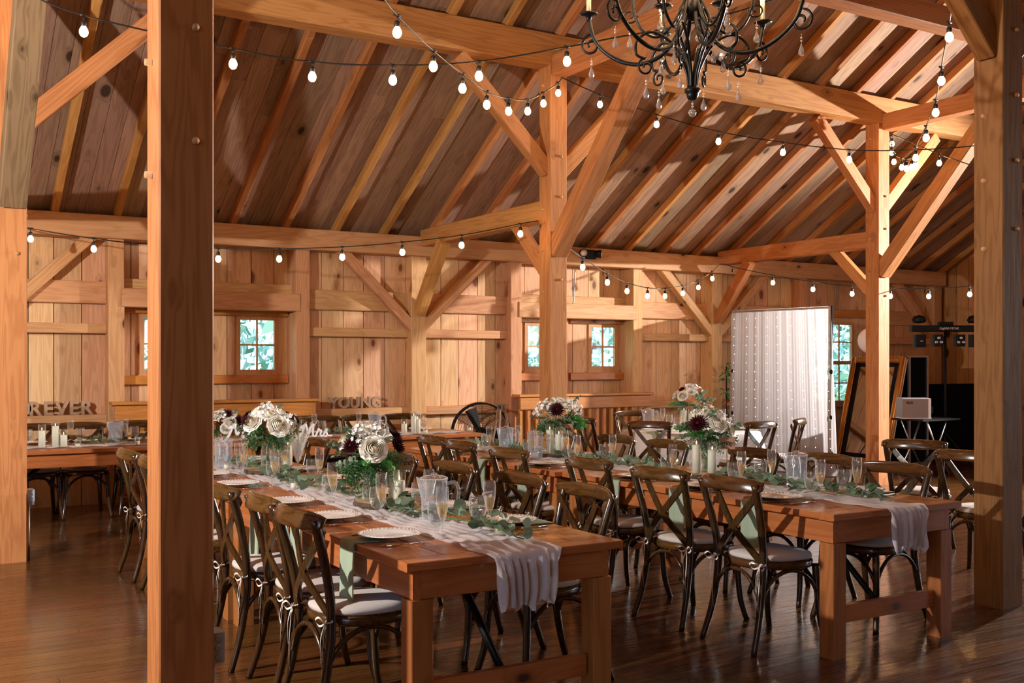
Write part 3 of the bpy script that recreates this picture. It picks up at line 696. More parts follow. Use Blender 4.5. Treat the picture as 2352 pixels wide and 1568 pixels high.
# ---- gauze runners
def runner(name, label, x0, y0, x1, y1, w, hang, seed, z=.742):
    """straight runner from (x0,y0) to (x1,y1); hang = drop over the first end"""
    r = random.Random(seed); d = Vector((x1-x0, y1-y0, 0)); Ln = d.length; d.normalize(); s_ = Vector((-d.y, d.x, 0)); nu, nv = 26, max(20, int(Ln/.035)); vs = []; fs = []
    hn = 16 if hang else 0; ph = [r.random()*6.28 for _ in range(8)]
    for j in range(-hn, nv+1):
        for i in range(nu+1):
            t = i/nu-.5
            if j >= 0:
                u = j/nv*Ln; ww = w*(1+.10*math.sin(u*3+ph[0])); e = .030*math.sin(u*2.1+ph[1]) if j > 6 else 0
                h = .0045+.004*math.sin(t*38+4*math.sin(u*6+ph[2])+ph[3])+.004*math.sin(u*27+t*9+ph[4])
                p = Vector((x0, y0, z))+d*u+s_*(t*ww+e)+Vector((0, 0, max(.0015, h)))
            else:
                k = -j/hn; dep = hang*k*(1+.07*math.sin(t*21+ph[5])+.05*math.sin(t*47+ph[6])); ww = w*(1-.22*k**.6)
                fold = (.013+.008*k)*math.sin(t*44+2*math.sin(t*9+ph[7])+1.2*math.sin(k*4+ph[1]))
                p = Vector((x0, y0, z+.004))-d*(.012*min(1, k*6)+.006+fold*min(1, k*4)+.012)+s_*(t*ww)-Vector((0, 0, dep))
            vs.append(p)
    for j in range(nv+hn):
        for i in range(nu):
            a = j*(nu+1)+i
            fs.append((a, a+1, a+nu+2, a+nu+1))
    # rows were appended from the hem upward in reverse, so sort them
    rows = [vs[k*(nu+1):(k+1)*(nu+1)] for k in range(nv+hn+1)]
    mb = MB(); mb.smooth = True; mb.add([p for R in rows for p in R], fs)
    o = obj(name, mb, M['runner']); tag(o, label, 'table runner', 'gauze table runners'); return o
runner('table_runner', 'white gauze runner hanging over the near end of the nearest table', 2.225, 3.60, 2.225, 8.4, .33, .215, 1)
runner('table_runner', 'white gauze runner hanging over the near end of the right long table', 4.60, 3.66, 4.57, 8.5, .30, .215, 2)
runner('table_runner', 'white gauze runner laid along the head table by the window wall', -1.7, 10.22, 5.45, 10.22, .30, 0, 3)
# ---- round table with cloth
def round_table():
    t = thing('round_table', 'round table under a white cloth in front of the white curtain', 'table', RT+(0,))
    obj('tabletop', MB().lathe([(.76, .70), (.762, .72), (.755, .735)], 48), M['table'], t)
    for a in range(4): obj('leg', MB().tube([(.5*math.cos(a*PI/2+.6), .5*math.sin(a*PI/2+.6), 0), (.42*math.cos(a*PI/2+.6), .42*math.sin(a*PI/2+.6), .70)], .02, 8), M['steel'], t)
    mb = MB(); mb.smooth = True; n = 128; prof = [(.001, .7405), (.4, .7405), (.745, .7405), (.768, .736), (.778, .715), (.80, .62), (.82, .50), (.84, .38), (.86, .24)]; vs = []; fs = []
    for j, (r, z) in enumerate(prof):
        for i in range(n):
            a = 2*PI*i/n; k = max(0, (j-3)/5); rr = r+k*.075*math.sin(a*14+1.1*math.sin(a*3))-.02*k; vs.append((rr*math.cos(a), rr*math.sin(a), z+(.03*k*math.sin(a*4))))
    for j in range(len(prof)-1):
        for i in range(n): fs.append((j*n+i, j*n+(i+1) % n, (j+1)*n+(i+1) % n, (j+1)*n+i))
    mb.add(vs, fs); o = obj('tablecloth', mb, M['cloth'], None, RT+(0.0,)); tag(o, 'white cloth falling in folds over the round table', 'tablecloth')
round_table()
# ================================================================ TABLEWARE
TZ = .742
def lathe_thin(prof, n=20): return MB().open_lathe(prof, n)
plate_m = MB().lathe([(.001, .004), (.075, .004), (.085, .007), (.10, .013), (.134, .019), (.138, .021), (.134, .023), (.10, .017), (.083, .011), (.07, .0085), (.001, .0085)], 40).mesh('plate', M['plate'])
beadm = MB()
for i in range(40):
    a = 2*PI*i/40; beadm.lathe([(.0015, .0195), (.0032, .022), (.0015, .0245)], 5, (.124*math.cos(a), .124*math.sin(a), 0))
bead_me = beadm.mesh('beaded_rim', M['plate'])
flute_m = lathe_thin([(.033, .001), (.031, .004), (.008, .009), (.0045, .02), (.0042, .075), (.008, .085), (.019, .11), (.026, .145), (.028, .19), (.0255, .225)]).mesh('glass_body', M['glass'])
flute_w = MB().lathe([(.001, .088), (.010, .091), (.0185, .112), (.0248, .148), (.0250, .152), (.001, .152)], 16).mesh('sparkling_wine', M['wine'])
gob_m = lathe_thin([(.036, .001), (.034, .005), (.010, .010), (.008, .018), (.014, .026), (.008, .034), (.011, .042), (.030, .058), (.039, .085), (.041, .115), (.0375, .150)]).mesh('glass_body', M['glass'])
gob_w = MB().lathe([(.001, .046), (.028, .060), (.0365, .086), (.037, .090), (.001, .090)], 16).mesh('water', M['water'])
def knife_mb():
    mb = MB(); mb.box((-.006, -.11, .001), (.006, -.01, .005), bev=.0015); mb.poly([(-.005, -.01), (.006, -.01), (.009, .03), (.007, .09), (-.002, .105), (-.005, .06)], .0022, Matrix.Translation((0, 0, .0015))); return mb.mesh('knife_shape', M['silver'])
def fork_mb():
    mb = MB(); mb.tube([(0, -.10, .003), (0, -.03, .004), (0, .03, .006), (0, .045, .004)], [.0055, .004, .003, .006], 6); mb.poly([(-.012, .05), (0, .04), (.012, .05), (.012, .066), (-.012, .066)], .002, Matrix.Translation((0, 0, .003)))
    for i in range(4): mb.box((-.0115+i*.0068, .066, .003), (-.0085+i*.0068, .10, .005))
    return mb.mesh('fork_shape', M['silver'])
def spoon_mb():
    mb = MB(); mb.tube([(0, -.10, .003), (0, -.03, .004), (0, .045, .006)], [.0055, .004, .003], 6); mb.lathe([(.001, .0), (.012, .001), (.0165, .006), (.015, .0065), (.001, .003)], 12, (0, .066, .001)); return mb.mesh('spoon_shape', M['silver'])
knife_m, fork_m, spoon_m = knife_mb(), fork_mb(), spoon_mb()
PROTO = {}
def copyof(key, maker, label, loc, rz, group):
    if key not in PROTO: PROTO[key] = maker(label, loc, rz, group); return PROTO[key]
    return dup(PROTO[key], label, loc, rz, group)
def mk_plate(l, p, r, g):
    t = thing('dinner_plate', l, 'plate', p, r, g); obj('dish', plate_m, None, t); obj('beaded_rim', bead_me, None, t); return t
def mk_flute(l, p, r, g):
    t = thing('champagne_flute', l, 'glass', p, r, g); obj('bowl', flute_m, None, t); obj('sparkling_wine', flute_w, None, t); return t
def mk_gob(l, p, r, g):
    t = thing('water_goblet', l, 'glass', p, r, g); obj('bowl', gob_m, None, t); obj('water', gob_w, None, t); return t
def single(me, name, cat):
    def f(l, p, r, g):
        o = obj(name, me, None, None, p, (0, 0, r)); return tag(o, l, cat, g)
    return f
def napkin_me(hang, w=.145, back=.13):
    mb = MB(); mb.smooth = True; nu = 8; rows = []
    prof = [(back, .0015), (.05, .0015), (.0, .0018), (-.02, .0018)]+[(-.028-.004*min(1, k/3), -.004-hang*k/12) for k in range(13)] if hang else [(back, .0015), (-.12, .0018)]
    for j, (y, z) in enumerate(prof):
        k = max(0, (j-3)/12) if hang else 0
        rows.append([((i/nu-.5)*w*(1-.06*k), y-.012*k*math.sin(i/nu*PI*3), z+.0) for i in range(nu+1)])
    vs = [p for R in rows for p in R]; n = len(vs); m_ = len(rows)
    vs2 = vs+[(x, y+(.006 if j >= 4*(nu+1) and hang else 0), z+(.004 if j < 4*(nu+1) or not hang else 0)) for j, (x, y, z) in enumerate(vs)]
    fs = []
    for j in range(m_-1):
        for i in range(nu):
            a = j*(nu+1)+i; fs.append((a, a+1, a+nu+2, a+nu+1)); fs.append((a+n, a+nu+1+n, a+nu+2+n, a+1+n))
    for j in range(m_-1):
        for i in (0, nu): a = j*(nu+1)+i; fs.append((a, a+nu+1, a+nu+1+n, a+n))
    for i in range(nu): a = (m_-1)*(nu+1)+i; fs.append((a, a+1, a+1+n, a+n))
    mb.add(vs2, fs); return mb.mesh('napkin', M['napkin'])
nap_long, nap_mid = napkin_me(.30), napkin_me(.22)
def setting(px, py, face, where, edge, hang=True, full=True, side=1):
    """a place: plate centre (px,py); 'face' = direction from the diner to the table middle"""
    rz = math.radians(face-90); R = Matrix.Rotation(rz, 4, 'Z'); o = Vector((px, py, TZ))
    def at(x, y, z=0): return o+R @ Vector((x, y, z))
    # the napkin hangs over the table edge, so shift it so that its bend sits on the edge
    copyof('nap', single(nap_long, 'napkin', 'napkin'), 'sage green napkin '+where, at(-.02, -edge+.018, -.0015), rz, 'sage green napkins at the place settings')
    copyof('plate', mk_plate, 'cream beaded-rim plate '+where, at(0, 0, .0035), rz, 'cream dinner plates')
    if full:
        copyof('fork', single(fork_m, 'fork', 'cutlery'), 'silver fork '+where, at(-.165, -.01), rz+.06, 'silver cutlery')
        copyof('knife', single(knife_m, 'knife', 'cutlery'), 'silver knife '+where, at(.165, -.01), rz-.05, 'silver cutlery')
        copyof('spoon', single(spoon_m, 'spoon', 'cutlery'), 'silver spoon '+where, at(.19, -.0), rz-.03, 'silver cutlery')
    copyof('gob', mk_gob, 'water goblet '+where, at(.055*side, .20), 0, 'water goblets')
    copyof('flute', mk_flute, 'champagne flute '+where, at(.135*side, .185), 0, 'champagne flutes')
LY = [4.17, 4.81, 5.45, 6.41, 7.05, 7.72]
for i, y in enumerate(LY):
    setting(1.89, y, 0, 'at %s place from near end, left side of left table' % ORD[i], .18)
for i, y in enumerate([4.26, 4.87, 5.52, 6.40, 7.08, 7.97]):
    setting(2.545, y, 180, 'at %s place from near end, right side of left table' % ORD[i], .182, side=-1)
for i, y in enumerate([4.24, 4.86, 5.50, 6.52, 7.15, 7.82]):
    setting(4.265 if i < 3 else 4.21, y, 0, 'at %s place from near end, left side of right table' % ORD[i], .18)
for i, y in enumerate([4.22, 4.88, 5.50, 6.45, 7.08, 7.80]):
    setting(4.905 if i < 3 else 4.85, y, 180, 'at %s place from near end, right side of right table' % ORD[i], .18, side=-1)
for i, px in enumerate([72, 190, 312, 735, 835, 965]):
    x = atx(px, 10.68)
    setting(x, 10.68, 270, 'on head table, before the ' + ['leftmost chair', 'chair behind the candles', 'chair by the frosted pitcher', 'chair left below YOUNG', 'chair in the middle below YOUNG', 'chair at the right of YOUNG'][i], .19, full=False)
for i, a in enumerate([200, 262, 320, 20, 80, 140]):
    ar = math.radians(a); x, y = RT[0]+.57*math.cos(ar), RT[1]+.57*math.sin(ar)
    setting(x, y, a+180, 'on the round table, ' + ['left front place', 'nearest place', 'right front place', 'right place by the curtain', 'back place', 'back left place'][i], .19, full=False)
# ---- pitchers
def pitcher_mesh():
    body = MB(); n = 64; prof = [(.054, .002), (.058, .01), (.060, .10), (.063, .20)]; vs = []; fs = []
    for j, (r, z) in enumerate(prof):
        for i in range(n):
            a = 2*PI*i/n; rr = r*(1+.010*math.cos(a*12)); lip = max(0, math.cos(a))**10*.022*max(0, (z-.12)/.08); vs.append(((rr+lip)*math.cos(a), rr*math.sin(a), z+lip*.4))
    for j in range(3):
        for i in range(n): fs.append((j*n+i, j*n+(i+1) % n, (j+1)*n+(i+1) % n, (j+1)*n+i))
    body.smooth = True; body.add(vs, fs+[tuple(range(n-1, -1, -1))]); 
    h = MB().tube(smooth_path([(-.062, 0, .175), (-.10, 0, .18), (-.118, 0, .14), (-.105, 0, .07), (-.058, 0, .055)], 6), .008, 8)
    lid = MB().lathe([(.066, .196), (.067, .204), (.05, .212), (.02, .216), (.012, .226), (.001, .228)], 28)
    ice = MB().lathe([(.001, .006), (.049, .006), (.053, .07), (.058, .155), (.001, .157)], 24)
    return body.mesh('pitcher_body', M['pitcher']), h.mesh('handle', M['pitcher']), lid.mesh('lid', M['glass']), ice.mesh('iced_water', M['water'])
PM = pitcher_mesh()
def mk_pitcher(l, p, r, g):
    t = thing('water_pitcher', l, 'pitcher', p, r, g)
    for n_, me in zip(('body', 'handle', 'lid', 'iced_water'), PM): obj(n_, me, None, t)
    return t
for (x, y, r, l) in [(2.28, 4.52, 2.7, 'clear ridged pitcher with a big handle on the nearest table'), (4.73, 4.55, 2.2, 'clear pitcher of ice water near the end of the right long table'), (2.12, 7.55, 1.5, 'frosted pitcher behind the left bouquet on the left long table'),
                     (4.52, 7.62, 2.9, 'frosted pitcher behind the tall candles below the middle post'), (atx(265, 10.3), 10.3, 3.4, 'frosted pitcher on the head table left of the front post'), (atx(862, 10.5), 10.5, 3.0, 'frosted pitcher on the head table below the letters YOUNG'), (7.72, 9.75, 2.5, 'pitcher at the back of the round table'), (4.45, 7.05, 1.0, 'pitcher of ice water at the far part of the right long table')]:
    copyof('pitcher', mk_pitcher, l, (x, y, TZ+.003), r, 'water pitchers')
# ---- candles
def mk_candle(h, hc):
    cyl = lathe_thin([(.032, .002), (.032, h)], 20).mesh('glass_cylinder', M['glass']); wax = MB().lathe([(.028, .003), (.028, hc), (.026, hc+.002), (.001, hc-.002)], 20).mesh('wax', M['wax'])
    fl = MB().lathe([(.001, 0), (.0045, .006), (.004, .012), (.0005, .024)], 8, (0, 0, hc+.004)).mesh('flame', M['flame'])
    def f(l, p, r, g):
        t = thing('pillar_candle', l, 'candle', p, r, g); obj('glass_cylinder', cyl, None, t); obj('flame', fl, None, obj('wax', wax, None, t)); return t
    return f
CD = {'tall': mk_candle(.235, .185), 'mid': mk_candle(.205, .150), 'low': mk_candle(.16, .105)}
def candle(kind, x, y, z, l): return copyof('candle'+kind, CD[kind], l, (x, y, z), 0, 'pillar candles in glass cylinders')
vg = lathe_thin([(.020, .002), (.024, .01), (.026, .065)], 16).mesh('votive_glass', M['glass']); vw = MB().lathe([(.019, .004), (.020, .034), (.001, .034)], 16).mesh('wax', M['wax'])
def mk_votive(l, p, r, g):
    t = thing('votive_candle', l, 'candle', p, r, g); obj('glass_cup', vg, None, t); obj('wax', vw, None, t); return t
for (x, y, l) in [(2.33, 3.98, 'beside the garland tip of the nearest table'), (2.12, 6.05, 'where the two left tables meet'), (4.72, 4.02, 'near the end of the right long table'), (4.60, 4.86, 'by the clear pitcher of the right long table'), (4.50, 5.85, 'left of the seven bouquet'),
                  (2.10, 7.4, 'far along the left long table'), (4.42, 7.95, 'at the far end of the right long table'), (atx(178, 9.98), 9.98, 'at the front edge of the head table, left'), (atx(315, 10.02), 10.02, 'on the head table against the front post'), (atx(803, 10.05), 10.05, 'on the head table right of the Mrs sign'), (atx(977, 10.05), 10.05, 'on the head table right of its pillar candles'), (atx(1077, 10.2), 10.2, 'at the right end of the head table')]:
    copyof('votive', mk_votive, 'small clear votive candle '+l, (x, y, TZ+.006), 0, 'votive candles')
# ---- wood slices
def slice_thing(x, y, r, label, seed, z=TZ+.006):
    t = thing('wood_slice', label, 'wood slice', (x, y, z), 0, 'bark-edged wood slices'); rr = random.Random(seed); n = 36
    out = [r*(1+.07*math.sin(k*2*PI/n*3+seed)+.03*rr.uniform(-1, 1)) for k in range(n)]
    mb = MB(); pts = [(out[k]*.96*math.cos(2*PI*k/n), out[k]*.96*math.sin(2*PI*k/n)) for k in range(n)]; mb.poly(pts, .0285)
    obj('sawn_face', mb, M['slice_top'], t)
    bk = MB(); vs = []; fs = []
    for z_, k_ in ((0.0005, 1.0), (.012, 1.03), (.0275, 1.0)):
        for k in range(n):
            j = 1+.02*rr.uniform(-1, 1); vs.append((out[k]*k_*j*math.cos(2*PI*k/n), out[k]*k_*j*math.sin(2*PI*k/n), z_))
    for k in range(n): vs.append((out[k]*.93*math.cos(2*PI*k/n), out[k]*.93*math.sin(2*PI*k/n), .0275))
    for k in range(n): vs.append((out[k]*.93*math.cos(2*PI*k/n), out[k]*.93*math.sin(2*PI*k/n), .0005))
    for j in range(4):
        for k in range(n): fs.append((j*n+k, j*n+(k+1) % n, ((j+1) % 5)*n+(k+1) % n, ((j+1) % 5)*n+k))
    bk.add(vs, fs); obj('bark', bk, M['bark'], t); return t
# ---- flowers
def rose_mesh(seed, col, colin, layers=7):
    r = random.Random(seed); mb = MB(); mb.smooth = True
    mb.mi = 1; mb.lathe([(.001, -.3), (.40, -.2), (.30, .05), (.14, .34), (.001, .40)], 12); mb.mi = 0
    for L_ in range(layers):
        k = L_/(layers-1); n = 3+L_; R = .20+.74*k; H = .48-.14*k; tilt = 0
        if L_ < 3: mb.mi = 1
        else: mb.mi = 0
        for i in range(n):
            a = 2*PI*(i+.5*(L_ % 2)+.15*r.random())/n; w = .95/n*2*PI*.62; vs = []; nu, nv = 5, 4
            for v in range(nv+1):
                t = v/nv; rad = .06+R*math.sin(t*PI*(.80-.32*k)) ; z = -.34+(H+.34)*t-.30*k*k*t*t*t
                curl = .10*k*(t**4)
                for u in range(nu+1):
                    s_ = (u/nu-.5)*2; ww = w*math.sqrt(max(.02, 1-(1-t)**2*.6)); aa = a+s_*ww; dz = -.16*(abs(s_)**2.5)*t+.02*math.sin(5*s_+seed+i)
                    rr_ = rad+curl-.05*(1-abs(s_))*(1-k)+.03*abs(s_)
                    vs.append((rr_*math.cos(aa), rr_*math.sin(aa), z+dz-curl*.4))
            fs = [(v*(nu+1)+u, v*(nu+1)+u+1, (v+1)*(nu+1)+u+1, (v+1)*(nu+1)+u) for v in range(nv) for u in range(nu)]
            mb.add(vs, fs)
    return mb.mesh('rose', [M[col], M[colin]])
ROSE = [rose_mesh(i, 'rose', 'rose_in') for i in range(3)]
def dahlia_mesh(seed):
    r = random.Random(seed); mb = MB(); mb.lathe([(.001, -.25), (.3, -.1), (.3, .2), (.001, .3)], 10)
    for L_ in range(5):
        n = 9+3*L_; k = L_/4
        for i in range(n):
            a = 2*PI*(i+.5*(L_ % 2))/n; e = 1.25-1.15*k; c, s_ = math.cos(a), math.sin(a); d = Vector((c*math.cos(e), s_*math.cos(e), math.sin(e))); sd = Vector((-s_, c, 0)); up = sd.cross(d)
            b = Vector((c*.1, s_*.1, 0)); Ln = .55+.45*k; Ln *= .9+.2*r.random(); w = .10
            mb.add([b, b+d*Ln*.5+sd*w+up*.05, b+d*Ln, b+d*Ln*.5-sd*w+up*.05, b+d*Ln*.5-up*.04], [(0, 1, 4), (1, 2, 4), (2, 3, 4), (3, 0, 4)])
    return mb.mesh('dahlia', M['burg'])
DAH = dahlia_mesh(5)
def blossom_cluster(seed):
    r = random.Random(seed); mb = MB()
    for i in range(16):
        d = Vector((r.gauss(0, 1), r.gauss(0, 1), r.gauss(.6, .8))).normalized()*(.6+.4*r.random()); q = d.to_track_quat('Z', 'Y').to_matrix().to_4x4(); mt = Matrix.Translation(d) @ q
        for k in range(5):
            a = 2*PI*k/5; c, s_ = math.cos(a), math.sin(a); sd = Vector((-s_, c, 0)); dd = Vector((c, s_, .35))
            mb.add([Vector((0, 0, 0)), dd*.16+sd*.11, dd*.30, dd*.16-sd*.11], [(0, 1, 2, 3)], mt)
    mb.mi = 1
    for i in range(8):
        d = Vector((r.gauss(0, 1), r.gauss(0, 1), r.gauss(.3, 1))).normalized()*.9; mb.tube([Vector((0, 0, -.6)), d*.5, d], .02, 4)
    return mb.mesh('blossom_cluster', [M['blossom'], M['stem']])
BLO = [blossom_cluster(i) for i in range(2)]
def leaf_at(mb, p, d, up, Ln, w, fold=.15):
    d = d.normalized(); sd = d.cross(up); sd = sd.normalized() if sd.length > 1e-4 else d.orthogonal().normalized(); nn = sd.cross(d)
    a = [p, p+d*Ln*.25+sd*w*.40+nn*w*fold, p+d*Ln*.6+sd*w*.5+nn*w*fold, p+d*Ln*.9+sd*w*.25+nn*w*fold*.5, p+d*Ln, p+d*Ln*.9-sd*w*.25+nn*w*fold*.5, p+d*Ln*.6-sd*w*.5+nn*w*fold, p+d*Ln*.25-sd*w*.40+nn*w*fold, p+d*Ln*.55]
    mb.add(a, [(0, 1, 8), (1, 2, 8), (2, 3, 8), (3, 4, 8), (4, 5, 8), (5, 6, 8), (6, 7, 8), (7, 0, 8)])
def euc_sprig(seed, Ln=.2, droop=.3, s=.045, matk='euc'):
    r = random.Random(seed); mb = MB(); pts = [Vector((0, 0, 0))]; d = Vector((1, 0, .25)).normalized(); n = 9
    for i in range(n): d = (d+Vector((r.gauss(0, .12), r.gauss(0, .12), -droop*.12))).normalized(); pts.append(pts[-1]+d*Ln/n)
    mb.mi = 1; mb.tube(pts, .0018, 4); mb.mi = 0
    for i in range(1, n+1):
        t = (pts[i]-pts[i-1]).normalized()
        for k in (-1, 1):
            sd = t.cross(Vector((0, 0, 1))).normalized()*k; dd = (sd+t*.5+Vector((0, 0, r.gauss(.25, .45)))).normalized(); z = s*(1.05-.5*i/n)*(.8+.4*r.random())
            leaf_at(mb, pts[i], dd, Vector((r.gauss(0, .5), r.gauss(0, .5), 1)).normalized(), z, z*.92, r.uniform(-.1, .2))
    return mb.mesh('eucalyptus_sprig', [M[matk], M['stem']])
EUC = [euc_sprig(i, .20, .3) for i in range(3)]; EUCB = [euc_sprig(i+7, .18, .2, .05, 'bright') for i in range(2)]
def fern_sprig(seed):
    r = random.Random(seed); mb = MB()
    for q in range(5):
        pts = [Vector((0, 0, 0))]; d = Vector((1, r.gauss(0, .5), r.gauss(.1, .4))).normalized()
        for i in range(7): d = (d+Vector((0, 0, -.05))).normalized(); pts.append(pts[-1]+d*.023)
        mb.tube(pts, .0012, 4)
        for i in range(1, 8):
            t = (pts[i]-pts[i-1]).normalized()
            for k in range(4):
                a = r.random()*6.28; o_ = t.orthogonal().normalized(); sd = Matrix.Rotation(a, 3, t) @ o_; leaf_at(mb, pts[i], sd+t*1.2, t.cross(sd), .028, .006, .1)
    return mb.mesh('fern_greenery', M['fern'])
FERN = [fern_sprig(i) for i in range(3)]
def place(me, name, par, p, d, s=1.0, spin=0, xaxis=False):
    o = obj(name, me, None, par); q = d.to_track_quat('X' if xaxis else 'Z', 'Y')
    o.matrix_local = Matrix.Translation(p) @ q.to_matrix().to_4x4() @ Matrix.Rotation(spin, 4, 'X' if xaxis else 'Z') @ Matrix.Diagonal((s, s, s, 1)); return o
def bouquet(x, y, z, label, seed, R, hv, cand, dirs, nfern=6, tilt=(0, 0), euc_n=9, bright=2, jar=True):
    """cand: list of (kind, azimuth toward the viewer frame, elevation, size)"""
    t = thing('flower_bouquet', label, 'bouquet', (x, y, z), 0, 'white and burgundy bouquets in glass jars'); r = random.Random(seed)
    if jar:
        obj('glass_jar', lathe_thin([(.040, .002), (.044, .008), (.045, hv*.75), (.036, hv*.88), (.038, hv)], 20), M['jar'], t)
        obj('water', MB().lathe([(.001, .006), (.040, .006), (.042, hv*.6), (.001, hv*.6)], 20), M['water'], t)
    st = MB()
    for i in range(12):
        a = r.random()*6.28; st.tube([(.02*math.cos(a), .02*math.sin(a), .012), (-.012*math.cos(a), -.012*math.sin(a), hv), (-.05*math.cos(a), -.05*math.sin(a), hv+.09)], .0028, 5)
    obj('stems', st, M['stem'], t)
    c = Vector((tilt[0], tilt[1], hv+R*.62))
    cam_az = math.atan2(-y, -x)
    for kind, az, el, s in cand:
        a = cam_az+math.radians(az); e = math.radians(el); d = Vector((math.cos(a)*math.cos(e), math.sin(a)*math.cos(e), math.sin(e)))
        p = c+Vector((d.x*R*1.02, d.y*R*1.02, d.z*R*.82))
        if kind == 'rose': place(r.choice(ROSE), 'rose', t, p, d+Vector((0, 0, .25)), s, r.random()*6)
        if kind == 'dahlia': place(DAH, 'dahlia', t, p, d+Vector((0, 0, .15)), s, r.random()*6)
        if kind == 'blossom': place(r.choice(BLO), 'blossom_cluster', t, p, d, s, r.random()*6)
    for i in range(euc_n):
        a = r.random()*2*PI; e = math.radians(r.uniform(-35, 40)); d = Vector((math.cos(a)*math.cos(e), math.sin(a)*math.cos(e), math.sin(e)))
        place(r.choice(EUC), 'eucalyptus_sprig', t, c+d*R*.45, d, R/.17*r.uniform(.7, 1.0), r.random()*6, True)
    for i in range(bright):
        a = cam_az+r.uniform(-1.7, 1.7); e = math.radians(r.uniform(-30, 10)); d = Vector((math.cos(a)*math.cos(e), math.sin(a)*math.cos(e), math.sin(e)))
        place(r.choice(EUCB), 'bright_sprig', t, c+d*R*.5, d, R/.17*.8, r.random()*6, True)
    for i in range(nfern):
        a = 2*PI*i/nfern+r.random(); e = math.radians(r.uniform(-60, -5)); d = Vector((math.cos(a)*math.cos(e), math.sin(a)*math.cos(e), math.sin(e)))
        place(r.choice(FERN), 'fern_greenery', t, c+Vector((0, 0, -R*.1))+d*R*.2, d, R/.17*.95, r.random()*6, True)
    return t
slice_thing(2.27, 5.10, .145, 'bark-edged wood slice under the front bouquet with the three card', 1)
bouquet(2.22, 5.14, TZ+.035, 'large bouquet with an open cream rose and burgundy blooms on the nearest table', 11, .165, .15,
        [('rose', 5, 12, .068), ('rose', -62, 30, .055), ('rose', 5, 70, .052), ('blossom', -30, 55, .055), ('blossom', 35, 62, .05), ('blossom', -25, 35, .045), ('dahlia', -38, 18, .055), ('dahlia', 58, 18, .055), ('dahlia', 75, 40, .05), ('rose', 150, 35, .055), ('blossom', 190, 50, .055), ('dahlia', 220, 20, .055)], None, 12)
slice_thing(2.25, 7.04, .13, 'bark-edged wood slice under the bouquet left of the white plume', 2)
bouquet(2.28, 7.04, TZ+.035, 'tall white and burgundy bouquet in front of the Mr sign on the left table', 23, .165, .17,
        [('rose', 25, 12, .075), ('rose', -40, 22, .068), ('rose', 5, 50, .06), ('rose', 55, 55, .055), ('rose', -55, 60, .062), ('blossom', 60, 20, .065), ('blossom', -20, 66, .06), ('blossom', 20, 80, .055), ('dahlia', -60, 22, .06), ('dahlia', -85, 40, .055), ('rose', 160, 40, .06), ('blossom', 200, 40, .06)], None, 11)
slice_thing(4.68, 7.10, .15, 'bark-edged wood slice under the bouquet with the five card', 3)
bouquet(4.72, 7.12, TZ+.035, 'round bouquet of white blossoms with the five card, before the middle post', 37, .175, .17,
        [('blossom', -60, 40, .06), ('blossom', -35, 50, .06), ('blossom', -80, 20, .055), ('rose', 0, 70, .065), ('rose', 25, 45, .06), ('blossom', 60, 30, .06), ('blossom', 75, 50, .055), ('dahlia', -5, 28, .07), ('blossom', 50, 55, .05), ('rose', 170, 50, .06), ('blossom', 200, 30, .06)], None, 10, euc_n=14, bright=3)
slice_thing(4.66, 5.30, .15, 'bark-edged wood slice under the candles and bouquet with the seven card', 4)
bouquet(4.72, 5.34, TZ+.035, 'bouquet with a dark dahlia and a cream rose, carrying the seven card', 41, .155, .18,
        [('dahlia', -22, 22, .07), ('rose', 30, 22, .06), ('rose', -20, 60, .062), ('blossom', 15, 65, .055), ('blossom', 45, 50, .05), ('rose', 75, 0, .055), ('blossom', 60, 30, .045), ('rose', 170, 40, .06), ('blossom', 210, 50, .05)], None, 12, euc_n=9, bright=4)
slice_thing(RT[0]-.02, RT[1], .16, 'dark wood slice in the middle of the round table', 5, TZ)
bouquet(RT[0]+.02, RT[1]+.03, TZ+.03, 'bouquet with the six card in the middle of the round table', 53, .18, .19,
        [('rose', -25, 20, .06), ('rose', -70, 25, .055), ('blossom', 20, 60, .07), ('blossom', 45, 40, .065), ('blossom', 5, 75, .06), ('dahlia', -50, 55, .045), ('rose', 170, 40, .06)], None, 5, euc_n=7, bright=2)
candle('low', 2.33, 5.02, TZ+.036, 'short pillar candle right of the front bouquet on the nearest table')
candle('mid', 2.36, 5.15, TZ+.036, 'pillar candle just behind the front bouquet on the nearest table')
candle('tall', 2.40, 6.98, TZ+.006, 'pillar candle right of the left bouquet, beside the white plume')
candle('tall', 4.58, 7.04, TZ+.036, 'taller pillar candle left of the five card')
candle('mid', 4.64, 7.00, TZ+.036, 'shorter pillar candle left of the five card')
candle('tall', 4.57, 5.27, TZ+.036, 'taller pillar candle left of the seven card')
candle('mid', 4.66, 5.22, TZ+.036, 'shorter pillar candle left of the seven card')
candle('tall', RT[0]-.11, RT[1]-.03, TZ+.03, 'taller pillar candle on the round table'); candle('mid', RT[0]-.04, RT[1]-.07, TZ+.03, 'shorter pillar candle on the round table')
for k, px, l in (('mid', 96, 'left one of the three pillar candles at the left end of the head table'), ('tall', 127, 'tallest of the three pillar candles at the left end of the head table'), ('low', 146, 'right, shortest of the three pillar candles at the left end of the head table'),
                 ('low', 928, 'pillar candle on the head table right of YOUNG, left one'), ('tall', 950, 'pillar candle on the head table right of YOUNG, taller one'), ('mid', 959, 'pillar candle on the head table right of YOUNG, right one')):
    candle(k, atx(px, 10.15), 10.15, TZ+.005, l)
